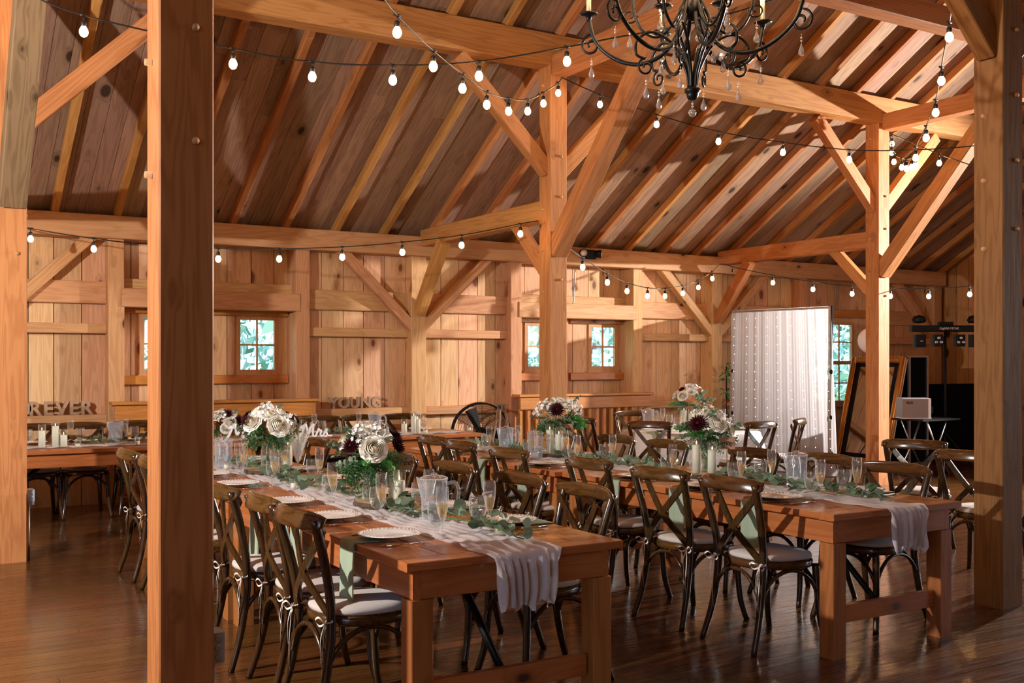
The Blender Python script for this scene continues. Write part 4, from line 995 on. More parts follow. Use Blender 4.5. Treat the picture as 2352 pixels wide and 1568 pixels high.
# ---- table number cards
def text_mesh(s, size, depth=.0006, shear=0, bold=0):
    cu = bpy.data.curves.new('txt', 'FONT'); cu.body = s; cu.size = size; cu.extrude = depth; cu.align_x = 'CENTER'; cu.align_y = 'CENTER'; cu.shear = shear; cu.offset = bold
    o = bpy.data.objects.new('txt', cu); C.objects.link(o); bpy.context.view_layer.update(); me = bpy.data.meshes.new_from_object(o.evaluated_get(bpy.context.evaluated_depsgraph_get()))
    bpy.data.objects.remove(o); return me
def card(word, x, y, z, label):
    rz = math.atan2(-y, -x)+PI/2; t = thing('table_number_card', label, 'card', (x, y, z), rz, 'kraft table number cards')
    obj('holder', MB().lathe([(.001, 0), (.019, 0), (.019, .03), (.001, .03)], 16), M['bark'], t)
    obj('stick', MB().tube([(0, 0, .028), (0, 0, .17)], .0035, 6), M['slice_top'], t)
    pp = obj('paper', MB().box((-.052, -.006, .155), (.052, -.004, .235)), M['card'], t)
    me = text_mesh(word, .048, .0004, .25); me.materials.append(M['ink']); tx = obj('lettering', me, None, pp, (0, -.0068, .195), (PI/2, 0, 0)); return t
card('three', 2.37, 5.08, TZ+.036, 'brown table card reading three, right of the front bouquet')
card('nine', 2.35, 7.0, TZ+.006, 'brown table card behind the candle of the left bouquet')
card('five', 4.70, 6.98, TZ+.036, 'brown table card reading five in front of the bouquet below the middle post')
card('seven', 4.77, 5.20, TZ+.036, 'brown table card reading seven below the dark dahlia')
card('six', RT[0]-.03, RT[1]-.02, TZ+.03, 'brown table card reading six on the round table')
# ---- eucalyptus garlands on the runners
def garland(x0, y0, x1, y1, label, seed, gaps=(), dens=1.0, end=True):
    r = random.Random(seed); d = Vector((x1-x0, y1-y0, 0)); Ln = d.length; d.normalize(); s_ = Vector((-d.y, d.x, 0)); n = int(Ln/.05)
    t = thing('eucalyptus_garland', label, 'garland', (x0, y0, TZ), 0, 'eucalyptus garlands along the runners'); st = MB(); lf = MB(); pts = []
    for i in range(n+1):
        u = i*Ln/n; p = d*u+s_*(.045*math.sin(u*4.2+seed)+r.gauss(0, .012)); pts.append(Vector((p.x, p.y, .022+.012*r.random())))
    st.tube(pts, .0028, 5)
    for i in range(1, n+1):
        if any(a < pts[i].length < b for a, b in gaps): continue
        for q in range(int(3.4*dens+r.random())):
            a = r.random()*2*PI; dd = Vector((math.cos(a), math.sin(a), r.uniform(.0, .9))).normalized(); b = pts[i]+Vector((0, 0, .004)); tip = b+dd*r.uniform(.02, .07); tip.z = max(tip.z, .03)
            st.tube([b, tip], .0012, 4); z = r.uniform(.042, .070); dl = Vector((dd.x+r.gauss(0, .3), dd.y+r.gauss(0, .3), r.uniform(-.15, .55))).normalized()
            if tip.z+dl.z*z < .012: dl.z = abs(dl.z)*.3
            leaf_at(lf, tip, dl, Vector((r.gauss(0, .6), r.gauss(0, .6), .8)).normalized(), z, z*.95, r.uniform(-.12, .18))
    obj('stem', st, M['stem'], t); obj('leaves', lf, M['euc'], t)['kind'] = 'stuff'; return t
garland(2.30, 3.72, 2.24, 4.92, 'eucalyptus garland on the near end of the nearest table', 3)
garland(2.2, 5.30, 2.22, 6.85, 'eucalyptus garland between the two bouquets of the left long table', 4)
garland(2.2, 7.2, 2.22, 8.35, 'eucalyptus garland at the far end of the left long table', 5)
garland(4.66, 3.80, 4.62, 5.10, 'eucalyptus garland at the near end of the right long table', 6)
garland(4.60, 5.5, 4.60, 6.9, 'eucalyptus garland between the seven and five bouquets', 7)
garland(4.60, 7.3, 4.58, 8.4, 'eucalyptus garland at the far end of the right long table', 8)
garland(atx(165, 10.3), 10.3, atx(330, 10.3), 10.3, 'eucalyptus garland on the head table left of the front post', 9, dens=.8)
garland(atx(745, 10.3), 10.3, atx(830, 10.3), 10.3, 'eucalyptus garland on the head table below the letters YOUNG', 10, dens=.9)
# ================================================================ STRING LIGHTS
def bulb_meshes():
    b = MB().lathe([(.0005, -.112), (.012, -.110), (.022, -.102), (.029, -.088), (.0305, -.075), (.028, -.062), (.020, -.046), (.014, -.036), (.013, -.030)], 14)
    s = MB().lathe([(.004, .0), (.005, -.006), (.0035, -.012), (.004, -.0), (.014, -.004), (.017, -.012), (.0175, -.034), (.0145, -.040), (.013, -.040)], 12); s.tube([(0, 0, .028), (0, 0, -.004)], .004, 6); s.tube([(-.022, 0, .03), (.022, 0, .03)], .008, 6)
    b.v = [(x*.87, y*.87, -.036+(z+.036)*.87) for x, y, z in b.v]
    return b.mesh('bulb', M['bulb']), s.mesh('socket', M['wire'])
BM, SM = bulb_meshes()
def string(label, pts, bulbs, n=5, dead=()):
    """pts: cable points (px, py, distance); bulbs: those where a lamp hangs"""
    P = [ray(*p) for p in pts]; t = thing('string_light', label, 'string lights', P[0], 0, 'festoon string lights')
    loc = [p-P[0] for p in P]; obj('cable', MB().tube(smooth_path(loc, n), .0055, 5), M['wire'], t)
    for q in bulbs:
        p = ray(*q)-P[0]-Vector((0, 0, .028)); so = obj('socket', SM, None, t, p)
        if q not in dead: obj('bulb', BM, None, so)
S1 = [(192, 36, 6.4), (535, 112, 6.7), (717, 142, 6.85), (902, 150, 6.9), (1100, 141, 6.95), (1302, 108, 7.1)]
string('string of bulbs sagging across the upper left, passing behind the chandelier', [(60, -18, 6.3)]+S1+[(1410, 87, 7.2), (1560, 60, 7.3), (1700, 25, 7.4), (1800, -10, 7.5)], S1)
S2 = [(912, 36, 6.1), (995, 117, 6.6), (1062, 170, 7.1), (1118, 210, 7.7), (1168, 227, 8.3), (1212, 229, 8.9), (1248, 213, 9.5), (1282, 190, 10.0)]
string('string of bulbs dropping steeply to the top of the middle post', [(870, -20, 5.8)]+S2+[(1290, 178, 10.25)], S2)
S3 = [(1378, 217, 10.3), (1508, 263, 10.3), (1650, 302, 10.3), (1798, 327, 10.3), (1950, 344, 10.3)]
string('string of bulbs running right from the top of the middle post', [(1290, 178, 10.25)]+S3+[(2080, 345, 10.3), (2228, 336, 10.3), (2330, 320, 10.3)], S3)
S4 = [(70, 525, 10.0), (215, 548, 10.0), (501, 571, 10.05), (641, 571, 10.1), (786, 567, 10.15), (924, 556, 10.2), (1060, 540, 10.25), (1195, 514, 10.3)]
string('lower string of bulbs from the left edge to the middle post', [(0, 510, 10.0)]+S4[:2]+[(331, 560, 10.0)]+S4[2:]+[(1236, 507, 10.35)], S4)
S5 = [(1338, 592, 11.0), (1395, 628, 11.6), (1440, 649, 12.2), (1487, 661, 12.7), (1527, 662, 13.2), (1568, 656, 13.6), (1604, 643, 14.0), (1636, 623, 14.3), (1683, 613, 14.4)]
string('sagging string of bulbs right of the middle post, in front of the window wall', [(1300, 566, 10.7)]+S5[:8]+[(1656, 606, 14.5), S5[8], (1691, 615, 14.4)], S5, dead=(S5[8],))
S6 = [(1775, 632, 13.9), (1867, 647, 13.7), (1957, 657, 13.4), (2045, 662, 13.1), (2133, 662, 12.9), (2227, 657, 12.7)]
string('string of bulbs above the white curtain and the dark corner', [(1691, 615, 14.4)]+S6+[(2330, 645, 12.5)], S6)
S7 = [(2180, 52, 7.0), (2162, 155, 7.6), (2149, 230, 8.2), (2127, 290, 8.8), (2103, 338, 9.6), (2103, 358, 10.1), (2094, 362, 10.6), (2082, 366, 11.1), (2071, 364, 11.6), (2053, 352, 12.0), (2048, 332, 12.4), (2049, 312, 12.6)]
string('string of bulbs curling down the upper right to the right-hand post', [(2192, -20, 6.6)]+S7[:-1]+[(2043, 306, 12.7)], S7)
S8 = [(2157, 354, 11.4)]
string('short string with one bulb right of the right-hand post', [(2043, 306, 12.7), (2100, 330, 12.0)]+S8+[(2200, 369, 11.0), (2260, 390, 10.6)], S8)
string('single bulb against the glowing post top at the upper left', [(30, -30, 7.6), (44, 4, 7.6), (60, 0, 7.5)], [(44, 2, 7.6)])
# ---- emergency light on the plate
e = ray(1340, 581, 14.2)
t = thing('emergency_light', 'black twin-lamp emergency light on the wall plate', 'lamp', (e.x, 11.56, e.z-.03))
obj('housing', MB().box((-.10, -.05, -.06), (.10, .03, .06), bev=.02), M['blackp'], t)
for s_, (dx, dy) in ((-1, (-.25, -.9)), (1, (.7, -.6))):
    q = Vector((dx, dy, -.1)).to_track_quat('Z', 'Y').to_matrix().to_4x4(); mb = MB(); mb.lathe([(.03, -.07), (.055, 0), (.058, .03), (.05, .034)], 16); mb2 = MB().lathe([(.001, .033), (.048, .036), (.001, .045)], 16)
    o = obj('lamp_head', mb, M['blackp'], t); o.matrix_local = Matrix.Translation((s_*.13, -.06, .01)) @ q
    obj('lens', mb2, M['plate'], o)
# ================================================================ CHANDELIER
cp = ray(1598, 212, 5.2); cx, cy_, cz = cp.x, 4.02, cp.z
cx = 3.46
t = thing('chandelier', 'black wrought-iron chandelier with crystal drops hanging at the top of the picture', 'chandelier', (cx, cy_, 0))
obj('finial', MB().lathe([(.001, -.035), (.022, -.03), (.03, -.01), (.03, .0), (.040, .008), (.040, .022), (.030, .03), (.001, .034)], 16, (0, 0, cz)), M['black'], t)
obj('central_stem', MB().tube([(0, 0, cz+.42), (0, 0, cz+.9)], .016, 8).lathe([(.001, .36), (.05, .38), (.06, .42), (.05, .47), (.02, .50), (.045, .56), (.02, .62)], 16, (0, 0, cz)), M['black'], t)
obj('chain', MB().tube([(0, 0, cz+.88), (0, 0, 4.43)], .008, 6), M['black'], t)
def spiral(c, r0, r1, a0, turns, n=22):
    out = []
    for i in range(n+1):
        k = i/n; a = a0+turns*2*PI*k; r = r0+(r1-r0)*k; out.append((c[0]+r*math.cos(a), c[1]+r*math.sin(a)))
    return out
drop_me = MB().lathe([(.0008, 0), (.0045, -.012), (.0125, -.034), (.0155, -.046), (.012, -.058), (.0008, -.064)], 8); drop_me.smooth = False
for i in range(len(drop_me.sm)): drop_me.sm[i] = False
drop_me = drop_me.mesh('crystal_drop', M['crystal']); bead_m = MB().lathe([(.0005, 0), (.0055, -.004), (.0055, -.008), (.0005, -.012)], 8)
for k in range(1): bead_m.lathe([(.0005, -.014), (.0055, -.018), (.0055, -.022), (.0005, -.026)], 8)
bead_m.tube([(0, 0, .014), (0, 0, -.03)], .0009, 4); bead_m = bead_m.mesh('bead_strand', M['pearl'])
ball_me = MB().lathe([(.0008, 0), (.014, -.006), (.021, -.021), (.014, -.036), (.0008, -.042)], 12).mesh('crystal_ball', M['crystal'])
def pendant(p, ball=False):
    obj('bead_strand', bead_m, None, t, (p[0], p[1], p[2]-.014)); obj('crystal_ball' if ball else 'crystal_drop', ball_me if ball else drop_me, None, t, (p[0], p[1], p[2]-.044))
sleeve_m = MB().lathe([(.012, 0), (.012, .11), (.010, .112)], 12).mesh('candle_sleeve', M['sleeve'])
pan_m = MB().lathe([(.008, -.035), (.014, -.02), (.016, -.006), (.042, 0), (.05, .008), (.040, .006), (.014, .004)], 20).mesh('drip_pan', M['black'])
cb_m = MB().lathe([(.008, 0), (.015, .012), (.018, .028), (.012, .05), (.003, .072), (.0005, .076)], 12).mesh('candle_bulb', emis('candle_bulb_glow', (1, .6, .3), 260))
def arm3(pts2, a, r, name='arm', nn=8):
    c, s_ = math.cos(a), math.sin(a); obj(name, MB().tube([(q[0]*c, q[0]*s_, cz+q[1]) for q in pts2], r, nn), M['black'], t)
def sp2(pts): return [(v.x, v.z) for v in smooth_path([(p[0], 0, p[1]) for p in pts], 6)]
def hangp(a, r, z): pendant((r*math.cos(a), r*math.sin(a), cz+z))
for k in range(6):                       # lower tier of large arms
    a = 2*PI*k/6+.12
    arm3(sp2([(.03, .46), (.06, .34), (.14, .22), (.26, .175), (.39, .21), (.50, .31), (.54, .44)]), a, .0105)
    sc = spiral((.525, .30), .058, .012, PI/2, -1.35); arm3([(.535, .395)]+sc, a, .0065, 'scroll'); hangp(a, .525, .236)
    px, py = .54*math.cos(a), .54*math.sin(a)
    obj('drip_pan', pan_m, None, t, (px, py, cz+.455)); obj('candle_sleeve', sleeve_m, None, t, (px, py, cz+.46)); obj('candle_bulb', cb_m, None, t, (px, py, cz+.572))
for k in range(6):                       # basket rods curling outward above the finial
    a = 2*PI*k/6+.62
    arm3(sp2([(.02, .03), (.035, .12), (.10, .24), (.20, .30), (.275, .26), (.285, .19), (.24, .165)]), a, .0075, 'basket_rod')
    arm3(spiral((.235, .125), .045, .010, PI/2, -1.3), a, .006, 'scroll'); hangp(a, .235, .075)
for k in range(4):                       # upright rods of the cage
    a = 2*PI*k/4+.1
    arm3(sp2([(.018, .03), (.03, .15), (.09, .28), (.11, .36), (.05, .46)]), a, .0055, 'cage_rod')
for k in range(6):                       # inner arms with a second ring of candles
    a = 2*PI*k/6+.35
    arm3(sp2([(.03, .50), (.09, .36), (.17, .29), (.25, .33), (.29, .43), (.29, .50)]), a, .0075)
    px, py = .29*math.cos(a), .29*math.sin(a); arm3(spiral((.31, .40), .04, .01, PI, 1.2), a, .0045, 'scroll'); hangp(a, .31, .345)
    obj('drip_pan', pan_m, None, t, (px, py, cz+.52)); obj('candle_sleeve', sleeve_m, None, t, (px, py, cz+.525)); obj('candle_bulb', cb_m, None, t, (px, py, cz+.637))
pendant((0, 0, cz-.03), True); pendant((.0, -.05, cz+.33), True)
for k in range(5): hangp(2*PI*k/5+.9, .16, .22)
# ================================================================ LETTERS AND SIGNS
def letter_row(word, px0, px1, Y, z, size, skip, where):
    n = len(word)
    for i, ch in enumerate(word):
        if i in skip: continue
        me = text_mesh(ch, size, .022, 0, .006); me.materials.append(M['letter']); px = px0+(px1-px0)*i/(n-1)
        v = [q.co.y for q in me.vertices]; lo, hi = min(v), max(v); s_ = LETH/(hi-lo)
        xs = [q.co.x for q in me.vertices]; xc = (min(xs)+max(xs))/2
        for q in me.vertices: q.co.y = (q.co.y-lo)*s_; q.co.x = (q.co.x-xc)*s_
        o = obj('letter_block', me, None, None, (atx(px, Y), Y, z), (PI/2, 0, 0))
        tag(o, 'wooden block letter %s, %s in the word %s' % (ch, ORD[i], where), 'letter', 'wooden letters spelling '+word)
LETH = .143
letter_row('FOREVER', 23, 200, 11.755, .957, .2, (0,), 'FOREVER at the left edge')
LETH = .135
letter_row('YOUNG', 765, 863, 11.755, .957, .2, (), 'YOUNG below the wall')
def script_sign(label, strokes, px, Y, scale):
    mb = MB()
    for s_ in strokes: mb.tube([(p.x*scale, 0, p.z*scale) for p in smooth_path([(a, 0, b) for a, b in s_], 7)], .0125*scale/.15, 8)
    zmin = min(v[2] for v in mb.v); mb.v = [(a, b, c-zmin) for a, b, c in mb.v]
    return tag(obj('script_sign', mb, M['white'], None, (atx(px, Y), Y, .744)), label, 'sign', 'white script signs on the head table')
Mst = [(-.35, .18), (-.45, .02), (-.25, -.08), (.05, .25), (.30, .80), (.42, 1.0), (.50, .75), (.62, .30), (.85, .75), (1.05, 1.0), (1.02, .55), (1.02, .12), (1.15, .02), (1.30, .15)]
Mtop = [(.42, 1.0), (.22, .90), (.05, .78), (.12, .68)]
rst = [(1.30, .15), (1.42, .45), (1.50, .62), (1.52, .48), (1.66, .50), (1.70, .42), (1.64, .15), (1.74, .02), (1.90, .12)]
sst = [(1.90, .12), (2.08, .45), (2.16, .58), (2.14, .35), (2.20, .12), (2.05, .0), (1.92, .06)]
script_sign('white script sign reading Mr on the head table, behind the left bouquet', [Mst, Mtop, rst], 523, 9.95, .145)
script_sign('white script sign reading Mrs on the head table, right of the white plume', [Mst, Mtop, rst, sst, [(2.20, .1), (2.45, .04), (2.6, .08)]], 690, 9.95, .125)
# pampas plume
def plume():
    r = random.Random(3); b = Vector((2.665, 7.52, TZ)); t = thing('pampas_plume', 'fluffy white pampas plume at the far end of the left long table', 'plume', b); mb = MB()
    for q in range(15):
        a = r.uniform(0, 2*PI); d = Vector((math.cos(a)*.22, math.sin(a)*.22, 1)).normalized(); pts = [Vector((0, 0, .01))]
        for i in range(8): d = (d+Vector((math.cos(a)*.05, math.sin(a)*.05, -.01))).normalized(); pts.append(pts[-1]+d*.044)
        for i in range(1, 9):
            for k in range(26):
                aa = r.random()*6.28; w = Vector((math.cos(aa), math.sin(aa), .9+r.random())).normalized(); Ln = .05*math.sin(PI*min(.95, .25+i/10)); sd = w.orthogonal().normalized()*.0016; p = pts[i]+(pts[i-1]-pts[i])*r.random()
                mb.add([p-sd, p+sd, p+w*Ln], [(0, 1, 2)])
    obj('fluff', mb, M['pampas'], t)['kind'] = 'stuff'; obj('stems', MB().tube([(0, 0, 0.002), (0, 0, .3)], .003, 5), M['stem'], t)
plume()
# low bouquets lying on the head table
bouquet(atx(515, 10.12), 10.12, TZ+.0, 'bridal bouquet of cream roses lying on the head table behind the Mr sign', 61, .16, .08,
        [('rose', -35, 35, .062), ('rose', 20, 5, .06), ('blossom', -10, 30, .06), ('dahlia', -50, 10, .07), ('dahlia', 15, 45, .065), ('rose', 40, 45, .05), ('dahlia', 60, 10, .07), ('rose', -10, 60, .05), ('blossom', -70, 30, .05), ('rose', 5, -20, .05)], None, 5, euc_n=9, bright=0, jar=False)
bouquet(atx(655, 10.25), 10.25, TZ+.0, 'small burgundy and white bouquet on the head table between the signs', 67, .13, .07,
        [('blossom', -10, 40, .07), ('blossom', -50, 40, .06), ('dahlia', 40, 35, .05), ('dahlia', 60, 5, .05), ('dahlia', 0, 70, .045)], None, 3, euc_n=8, bright=0, jar=False)
# ================================================================ CURTAIN BACKDROP
A, B = Vector((10.72, 11.28, 0)), Vector((10.95, 9.55, 0))
A = ray(1683, 716, 15.1); B = ray(1910, 705, 13.85); TOPZ = (A.z+B.z)/2; A.z = B.z = 0
d = (B-A); LC = d.length; d.normalize(); nrm = Vector((d.y, -d.x, 0))
t = thing('curtain_backdrop', 'sheer white curtain backdrop on a black stand, beside the right-hand post', 'curtain', A)
for q, nm in ((Vector((0, 0, 0)), 'l'), (d*LC, 'r')):
    mb = MB().tube([q+Vector((0, 0, .01)), q+Vector((0, 0, TOPZ+.02))], .017, 8)
    for z in (.75, 1.35): mb.lathe([(.017, z), (.028, z+.01), (.028, z+.05), (.017, z+.06)], 10, (q.x, q.y, 0))
    obj('stand_pole', mb, M['blackp'], t)
    for a in (0, 2.09, 4.19): obj('stand_leg', MB().tube([q+Vector((0, 0, .35)), q+Vector((.35*math.cos(a), .35*math.sin(a), .01))], .009, 6), M['blackp'], t)
obj('cross_bar', MB().tube([Vector((0, 0, TOPZ)), d*LC+Vector((0, 0, TOPZ))], .014, 8), M['blackp'], t)
def curtain_pt(u, v): # u along 0..1, v height 0 floor..1 top
    x = u*LC; f = .0018*math.sin(u*230+3*math.sin(u*17))*(1.1-.5*v)+.005*math.sin(u*61+1.3+math.sin(u*23)); fl = (1-v)*.10*(u-.35)*1.6
    return d*(x+fl)+nrm*(f+.02)+Vector((0, 0, .015+v*(TOPZ+.0)))
mb = MB(); mb.smooth = True; nu, nv = 420, 10; vs = [curtain_pt(i/nu, j/nv) for j in range(nv+1) for i in range(nu+1)]
mb.add(vs, [(j*(nu+1)+i, j*(nu+1)+i+1, (j+1)*(nu+1)+i+1, (j+1)*(nu+1)+i) for j in range(nv) for i in range(nu)]); obj('sheer_cloth', mb, M['curtain'], t)
led_m = MB().lathe([(.0005, -.004), (.004, 0), (.0005, .004)], 6).mesh('led', M['led']); r = random.Random(8)
side = -1 if nrm.dot(A) > 0 else 1
for k in range(9):
    u = .05+.9*k/8+r.uniform(-.015, .015)
    s_ = thing('fairy_light_strand', '%s hanging strand of tiny warm lights from the left on the white curtain' % (ORD+['ninth'])[k], 'fairy lights', A+d*(u*LC)+Vector((0, 0, TOPZ)), 0, 'fairy light strands on the curtain'); n = 17; P = []
    for i in range(n+1):
        v = 1-i/n*.95; p = curtain_pt(min(.99, u+r.uniform(-.006, .006)), v)+nrm*side*.03-d*(u*LC)-Vector((0, 0, TOPZ)); P.append(p)
    obj('wire', MB().tube(P, .0011, 3), M['sleeve'], s_)
    for p in P[1:]: obj('led', led_m, None, s_, p)
# red flower swag behind the backdrop
def swag():
    p = ray(1668, 925, 15.3); t = thing('flower_swag', 'red and green flower swag hanging left of the white curtain', 'flowers', (p.x, p.y, 0)); r = random.Random(2); mb = MB(); rd = MB()
    for i in range(36):
        z = r.uniform(.95, 1.5); a = r.random()*6.28; d_ = Vector((math.cos(a), math.sin(a), r.uniform(-1, .6))); leaf_at(mb, Vector((r.gauss(0, .02), r.gauss(0, .02), z)), d_, Vector((0, 0, 1)), .12, .045)
    for i in range(12):
        z = r.choice([1.35, .85])+r.gauss(0, .05); a = r.random()*6.28; d_ = Vector((math.cos(a), math.sin(a), r.uniform(-.6, 1))); leaf_at(rd, Vector((0, 0, z)), d_, Vector((0, 0, 1)), .11, .04)
    obj('leaves', mb, M['bright'], t); obj('petals', rd, M['red'], t); obj('stand', MB().tube([(0, 0, .0), (0, 0, 1.45)], .008, 6), M['blackp'], t)
swag()
# ================================================================ PHOTO BOOTH CORNER
def mirror():
    w, h = .98, 1.62; lean = .30; base = ray(2003, 1085, 16.0); base.z = 0; X, Yc = 12.95, 10.75
    t = thing('standing_mirror', 'large gilded standing mirror leaning behind the right-hand post', 'mirror', (X, Yc, 0))
    R = Matrix.Translation((-.42, 0, 0)) @ Matrix.Rotation(math.atan2(.42, h), 4, 'Y')   # local frame: y along the width, z up the glass, -x toward the room
    def o3(nm, mb, m_): o = obj(nm, mb, m_, t); o.matrix_local = R; return o
    fr = .085
    for a, b, nm in (((-.06, -w/2, 0), (.0, -w/2+fr, h), 'side'), ((-.06, w/2-fr, 0), (.0, w/2, h), 'side'), ((-.06, -w/2+fr, h-fr), (0, w/2-fr, h), 'top'), ((-.06, -w/2+fr, 0), (0, w/2-fr, fr), 'bottom')):
        o3('gilded_frame', MB().box(a, b, bev=.02), M['gold'])
    mb = MB()
    for y_ in (-w/2+.02, w/2-.02): mb.tube([(-.062, y_, .01), (-.062, y_, h)], .016, 8)
    for y_ in (-w/2+fr-.012, w/2-fr+.012): mb.tube([(-.058, y_, fr), (-.058, y_, h-fr)], .012, 8)
    for i in range(20):
        mb.lathe([(.001, -.014), (.016, 0), (.001, .014)], 8, (-.05, -w/2+.05+i*(w-.1)/19, h+.004))
    o3('moulding', mb, M['gold'])
    o3('black_border', MB().box((-.045, -w/2+fr, fr), (-.02, -w/2+fr+.085, h-fr)).box((-.045, w/2-fr-.085, fr), (-.02, w/2-fr, h-fr)).box((-.045, -w/2+fr, h-fr-.06), (-.02, w/2-fr, h-fr)).box((-.045, -w/2+fr, fr), (-.02, w/2-fr, fr+.06)), M['blackp'])
    o3('glass', MB().box((-.035, -w/2+fr+.08, fr+.05), (-.03, w/2-fr-.08, h-fr-.05)), M['mirror'])
    o3('back_panel', MB().box((.001, -w/2+.01, .0), (.02, w/2-.01, h-.01)), M['white'])
mirror()
p = ray(2092, 1060, 16.1)
t = thing('flight_case', 'tall black case with silver edges behind the gilded mirror', 'case', (13.18, 10.72, 0))
obj('panel', MB().box((-.19, -.44, .02), (.19, .44, 1.58)), M['blackc'], t)
eg = []
for x_ in (-.20, .20):
    for y_ in (-.45, .45): obj('edge_strip', MB().box((x_-.016, y_-.016, 0), (x_+.016, y_+.016, 1.6)), M['steel'], t)
for z_ in (.01, 1.585):
    for y_ in (-.45, .45): obj('edge_strip', MB().box((-.19, y_-.014, z_-.008), (.19, y_+.014, z_+.016)), M['steel'], t)
# printer table and printer
P0_ = ray(2108, 960, 14.0)
t = thing('folding_table', 'small black folding table carrying the printer', 'table', (P0_.x+.12, P0_.y, 0))
obj('tabletop', MB().box((-.34, -.25, .735), (.42, .25, .76)), M['blackp'], t)
for y_ in (-.2, .2):
    for s_ in (-1, 1): obj('leg', MB().tube([(s_*.26, y_, 0.01), (s_*-.05, y_, .45), (s_*-.2, y_, .735)], .011, 6), M['steel'], t)
rz = -.62
t = thing('photo_printer', 'grey photo printer on the small black table', 'printer', (P0_.x, P0_.y, .761), rz)
shell = obj('shell', MB().box((-.24, -.15, 0), (.09, .15, .27), bev=.008), M['print'], t)
obj('front_panel', MB().box((.09, -.15, .0), (.125, .15, .27), bev=.006), M['white'], t)
obj('paper_tray', MB().box((.10, -.09, .07), (.17, .07, .155)).box((.12, -.08, .02), (.135, .06, .06)), M['blackp'], t)
obj('base_trim', MB().box((-.245, -.155, -.0), (.13, .155, .012)), M['white'], t)
me = text_mesh('ASK', .055, .0006, .2); me.materials.append(M['blackp']); obj('lettering', me, None, shell, (-.15, -.1515, .21), (PI/2, 0, 0))
# black screen of the music booth
t = thing('music_booth_screen', 'black cloth front of the music booth in the dark right corner', 'screen', (14.4, 10.55, 0))
obj('cloth_front', MB().box((-.98, -.02, 0.0), (1.2, .02, 1.17)), M['blackc'], t); obj('side_cloth', MB().box((-.98, .021, 0), (-.94, .75, 1.17)), M['blackc'], t)
# light bar on its stand
q = ray(2171, 765, 15.0)
t = thing('stage_light_bar', 'black stage light bar on a tripod in the dark right corner', 'stage light', (q.x, q.y, 0), -.50)
obj('pole', MB().tube([(0, 0, .0), (0, 0, q.z+.02)], .018, 8), M['blackp'], t)
for a in (0, 2.1, 4.2): obj('leg', MB().tube([(0, 0, .5), (.4*math.cos(a), .4*math.sin(a), .01)], .012, 6), M['blackp'], t)
bar = obj('bar_housing', MB().box((-.50, -.05, q.z+.02), (.50, .05, q.z+.11), bev=.01), M['blackp'], t)
obj('control_box', MB().box((-.1, -.04, q.z+.11), (.1, .04, q.z+.16), bev=.01), M['blackp'], t)
for x_, k in ((-.38, 'm'), (-.12, 'p'), (.20, 'p'), (.42, 'm')):
    if k == 'p':
        obj('lamp_pod', MB().box((x_-.07, -.06, q.z-.19), (x_+.07, .04, q.z-.02), bev=.015), M['blackp'], t)
        for dx, dz in ((-.035, -.13), (.035, -.13), (0, -.07)): obj('lens', MB().lathe([(.008, 0), (.024, .002), (.024, .008), (.008, .008)], 14, M=Matrix.Translation((x_+dx, -.061, q.z+dz)) @ Matrix.Rotation(PI/2, 4, 'X')), M['steel'], t)
    else:
        obj('lamp_pod', MB().box((x_-.08, -.06, q.z-.20), (x_+.08, .04, q.z-.02), bev=.02), M['blackp'], t)
        obj('dome_lamp', MB().lathe([(.001, .26), (.07, .24), (.10, .19), (.08, .15), (.001, .14)], 16, (x_, 0, q.z)), M['blackp'], t)
        obj('lens', MB().box((x_-.012, -.066, q.z-.12), (x_+.03, -.061, q.z-.105)), M['steel'], t)
me = text_mesh('GigBAR MOVE', .045, .0006, .1); me.materials.append(M['white']); obj('lettering', me, None, bar, (.03, -.0515, q.z+.066), (PI/2, 0, 0))
# round white diffuser
q = ray(1998, 782, 15.0)
t = thing('round_diffuser', 'round white diffuser half hidden behind the right-hand post', 'lamp', (q.x, q.y, 0), -.45)
obj('disc', MB().lathe([(.001, -.03), (.17, -.02), (.185, 0), (.17, .03), (.001, .06)], 32, M=Matrix.Translation((0, 0, q.z)) @ Matrix.Rotation(PI/2, 4, 'X')), M['white'], t)
obj('pole', MB().tube([(0, .03, 0), (0, .03, q.z)], .012, 8), M['blackp'], t)
for a in (0, 2.1, 4.2): obj('leg', MB().tube([(0, .03, .4), (.3*math.cos(a), .03+.3*math.sin(a), .01)], .008, 6), M['blackp'], t)
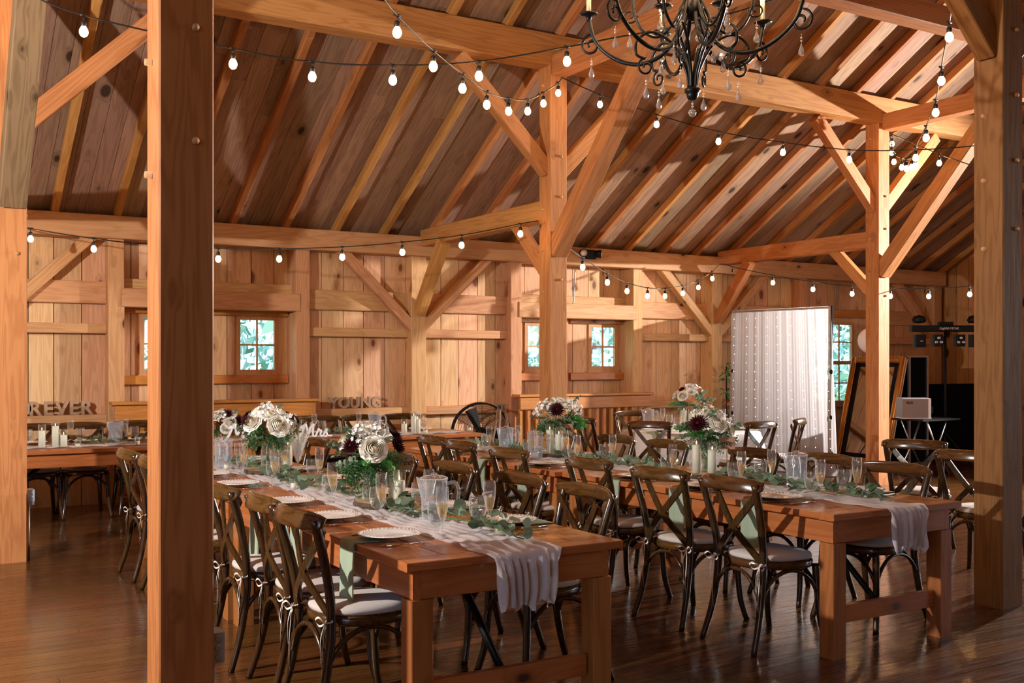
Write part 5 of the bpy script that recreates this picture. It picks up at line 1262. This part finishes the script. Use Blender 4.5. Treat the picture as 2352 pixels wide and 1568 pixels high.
# drum fan and silver easel near the wall
def fan():
    x, y = atx(1105, 11.3), 11.3; R_ = .36; t = thing('floor_fan', 'black round floor fan against the pine wall, right of the head table', 'fan', (x, y, 0), -.35); zc = R_+.28
    RX = Matrix.Translation((0, 0, zc)) @ Matrix.Rotation(PI/2, 4, 'X')
    def circ(r, dz, n=40): return [(r*math.cos(2*PI*i/n), r*math.sin(2*PI*i/n), dz) for i in range(n+1)]
    mb = MB().tube(circ(R_, .06), .012, 6, M=RX).tube(circ(R_, -.06), .012, 6, M=RX); obj('rim', mb, M['blackp'], t)
    g = MB()
    for k in range(1, 12): g.tube(circ(R_*k/12, .07-.0*k), .0022, 3, M=RX)
    for k in range(12): a = 2*PI*k/12; g.tube([(0, 0, .072), (R_*math.cos(a), R_*math.sin(a), .06)], .003, 4, M=RX)
    obj('wire_guard', g, M['blackp'], t)
    for k in range(3):
        a = 2*PI*k/3; b = MB().poly([(.03, -.02), (.30, -.12), (.33, .05), (.05, .05)], .004, RX @ Matrix.Rotation(a, 4, 'Z') @ Matrix.Rotation(.4, 4, 'X')); obj('blade', b, M['blackp'], t)
    obj('motor', MB().lathe([(.001, -.10), (.06, -.09), (.07, .0), (.05, .03), (.001, .035)], 20, M=RX), M['blackp'], t)
    obj('stand', MB().tube([(-.34, 0, .02), (-.40, 0, .3), (-R_-.01, 0, zc)], .014, 6).tube([(.34, 0, .02), (.40, 0, .3), (R_+.01, 0, zc)], .014, 6).tube([(-.34, -.2, .014), (-.34, .2, .014)], .014, 6).tube([(.34, -.2, .014), (.34, .2, .014)], .014, 6), M['blackp'], t)
fan()
x, y = atx(1150, 10.9), 10.9
t = thing('folding_easel', 'silver tube easel standing in front of the black fan', 'easel', (x, y, 0), -.35)
for a, b in (((-.02, 0, 1.0), (-.22, -.15, .01)), ((.03, 0, 1.0), (.24, -.15, .01)), ((0, .02, 1.0), (0, .25, .01))): obj('leg', MB().tube([a, b], .013, 8), M['steel'], t)
obj('hinge', MB().box((-.05, -.02, .985), (.06, .03, 1.01)), M['steel'], t)
# electrical boxes and conduits
def outlet(x, y, z, label):
    t = thing('outlet_box', label, 'outlet', (x, y, 0)); obj('metal_box', MB().box((0, -.05, z), (.055, .05, z+.115), bev=.008), M['galv'], t)
    for k in range(3): obj('knockout', MB().lathe([(.010, 0), (.013, .0015), (.010, .0015)], 14, M=Matrix.Translation((.028, -.0505, z+.022+k*.036)) @ Matrix.Rotation(PI/2, 4, 'X')), M['galv'], t)
    obj('conduit', MB().tube([(.02, 0, .0), (.02, 0, z)], .009, 8), M['pipe'], t)
outlet(1.075, 4.05, .36, 'grey metal outlet box low on the nearest post'); outlet(.96, 8.79, .42, 'grey metal outlet box low on the post at the left edge')
q = ray(2160, 600, 16.0)
tag(obj('conduit', MB().tube([(atx(2160, 11.72), 11.71, 2.96), (atx(2160, 11.72), 11.70, 2.7), (atx(2151, 11.72), 11.72, 2.5), (atx(2151, 11.72), 11.75, .1)], .013, 8), M['pipe']), 'grey metal conduit running down the wall in the dark right corner', 'pipe')
tag(obj('conduit', MB().tube(smooth_path([(atx(1322, 11.75), 11.76, 2.76), (atx(1320, 11.75), 11.76, 2.5), (atx(1316, 11.75), 11.74, 2.32), (atx(1311, 11.75), 11.72, 2.28)], 4), .010, 6), M['pipe']), 'short grey conduit hanging on the wall right of the middle post', 'pipe')
tag(obj('conduit', MB().tube(smooth_path([(atx(1921, 11.8), 11.80, 2.76), (atx(1921, 11.8), 11.80, 2.45), (atx(1914, 11.8), 11.79, 2.33), (atx(1908, 11.8), 11.78, 2.32)], 4), .010, 6), M['pipe']), 'thin grey conduit on the wall above the white curtain', 'pipe')
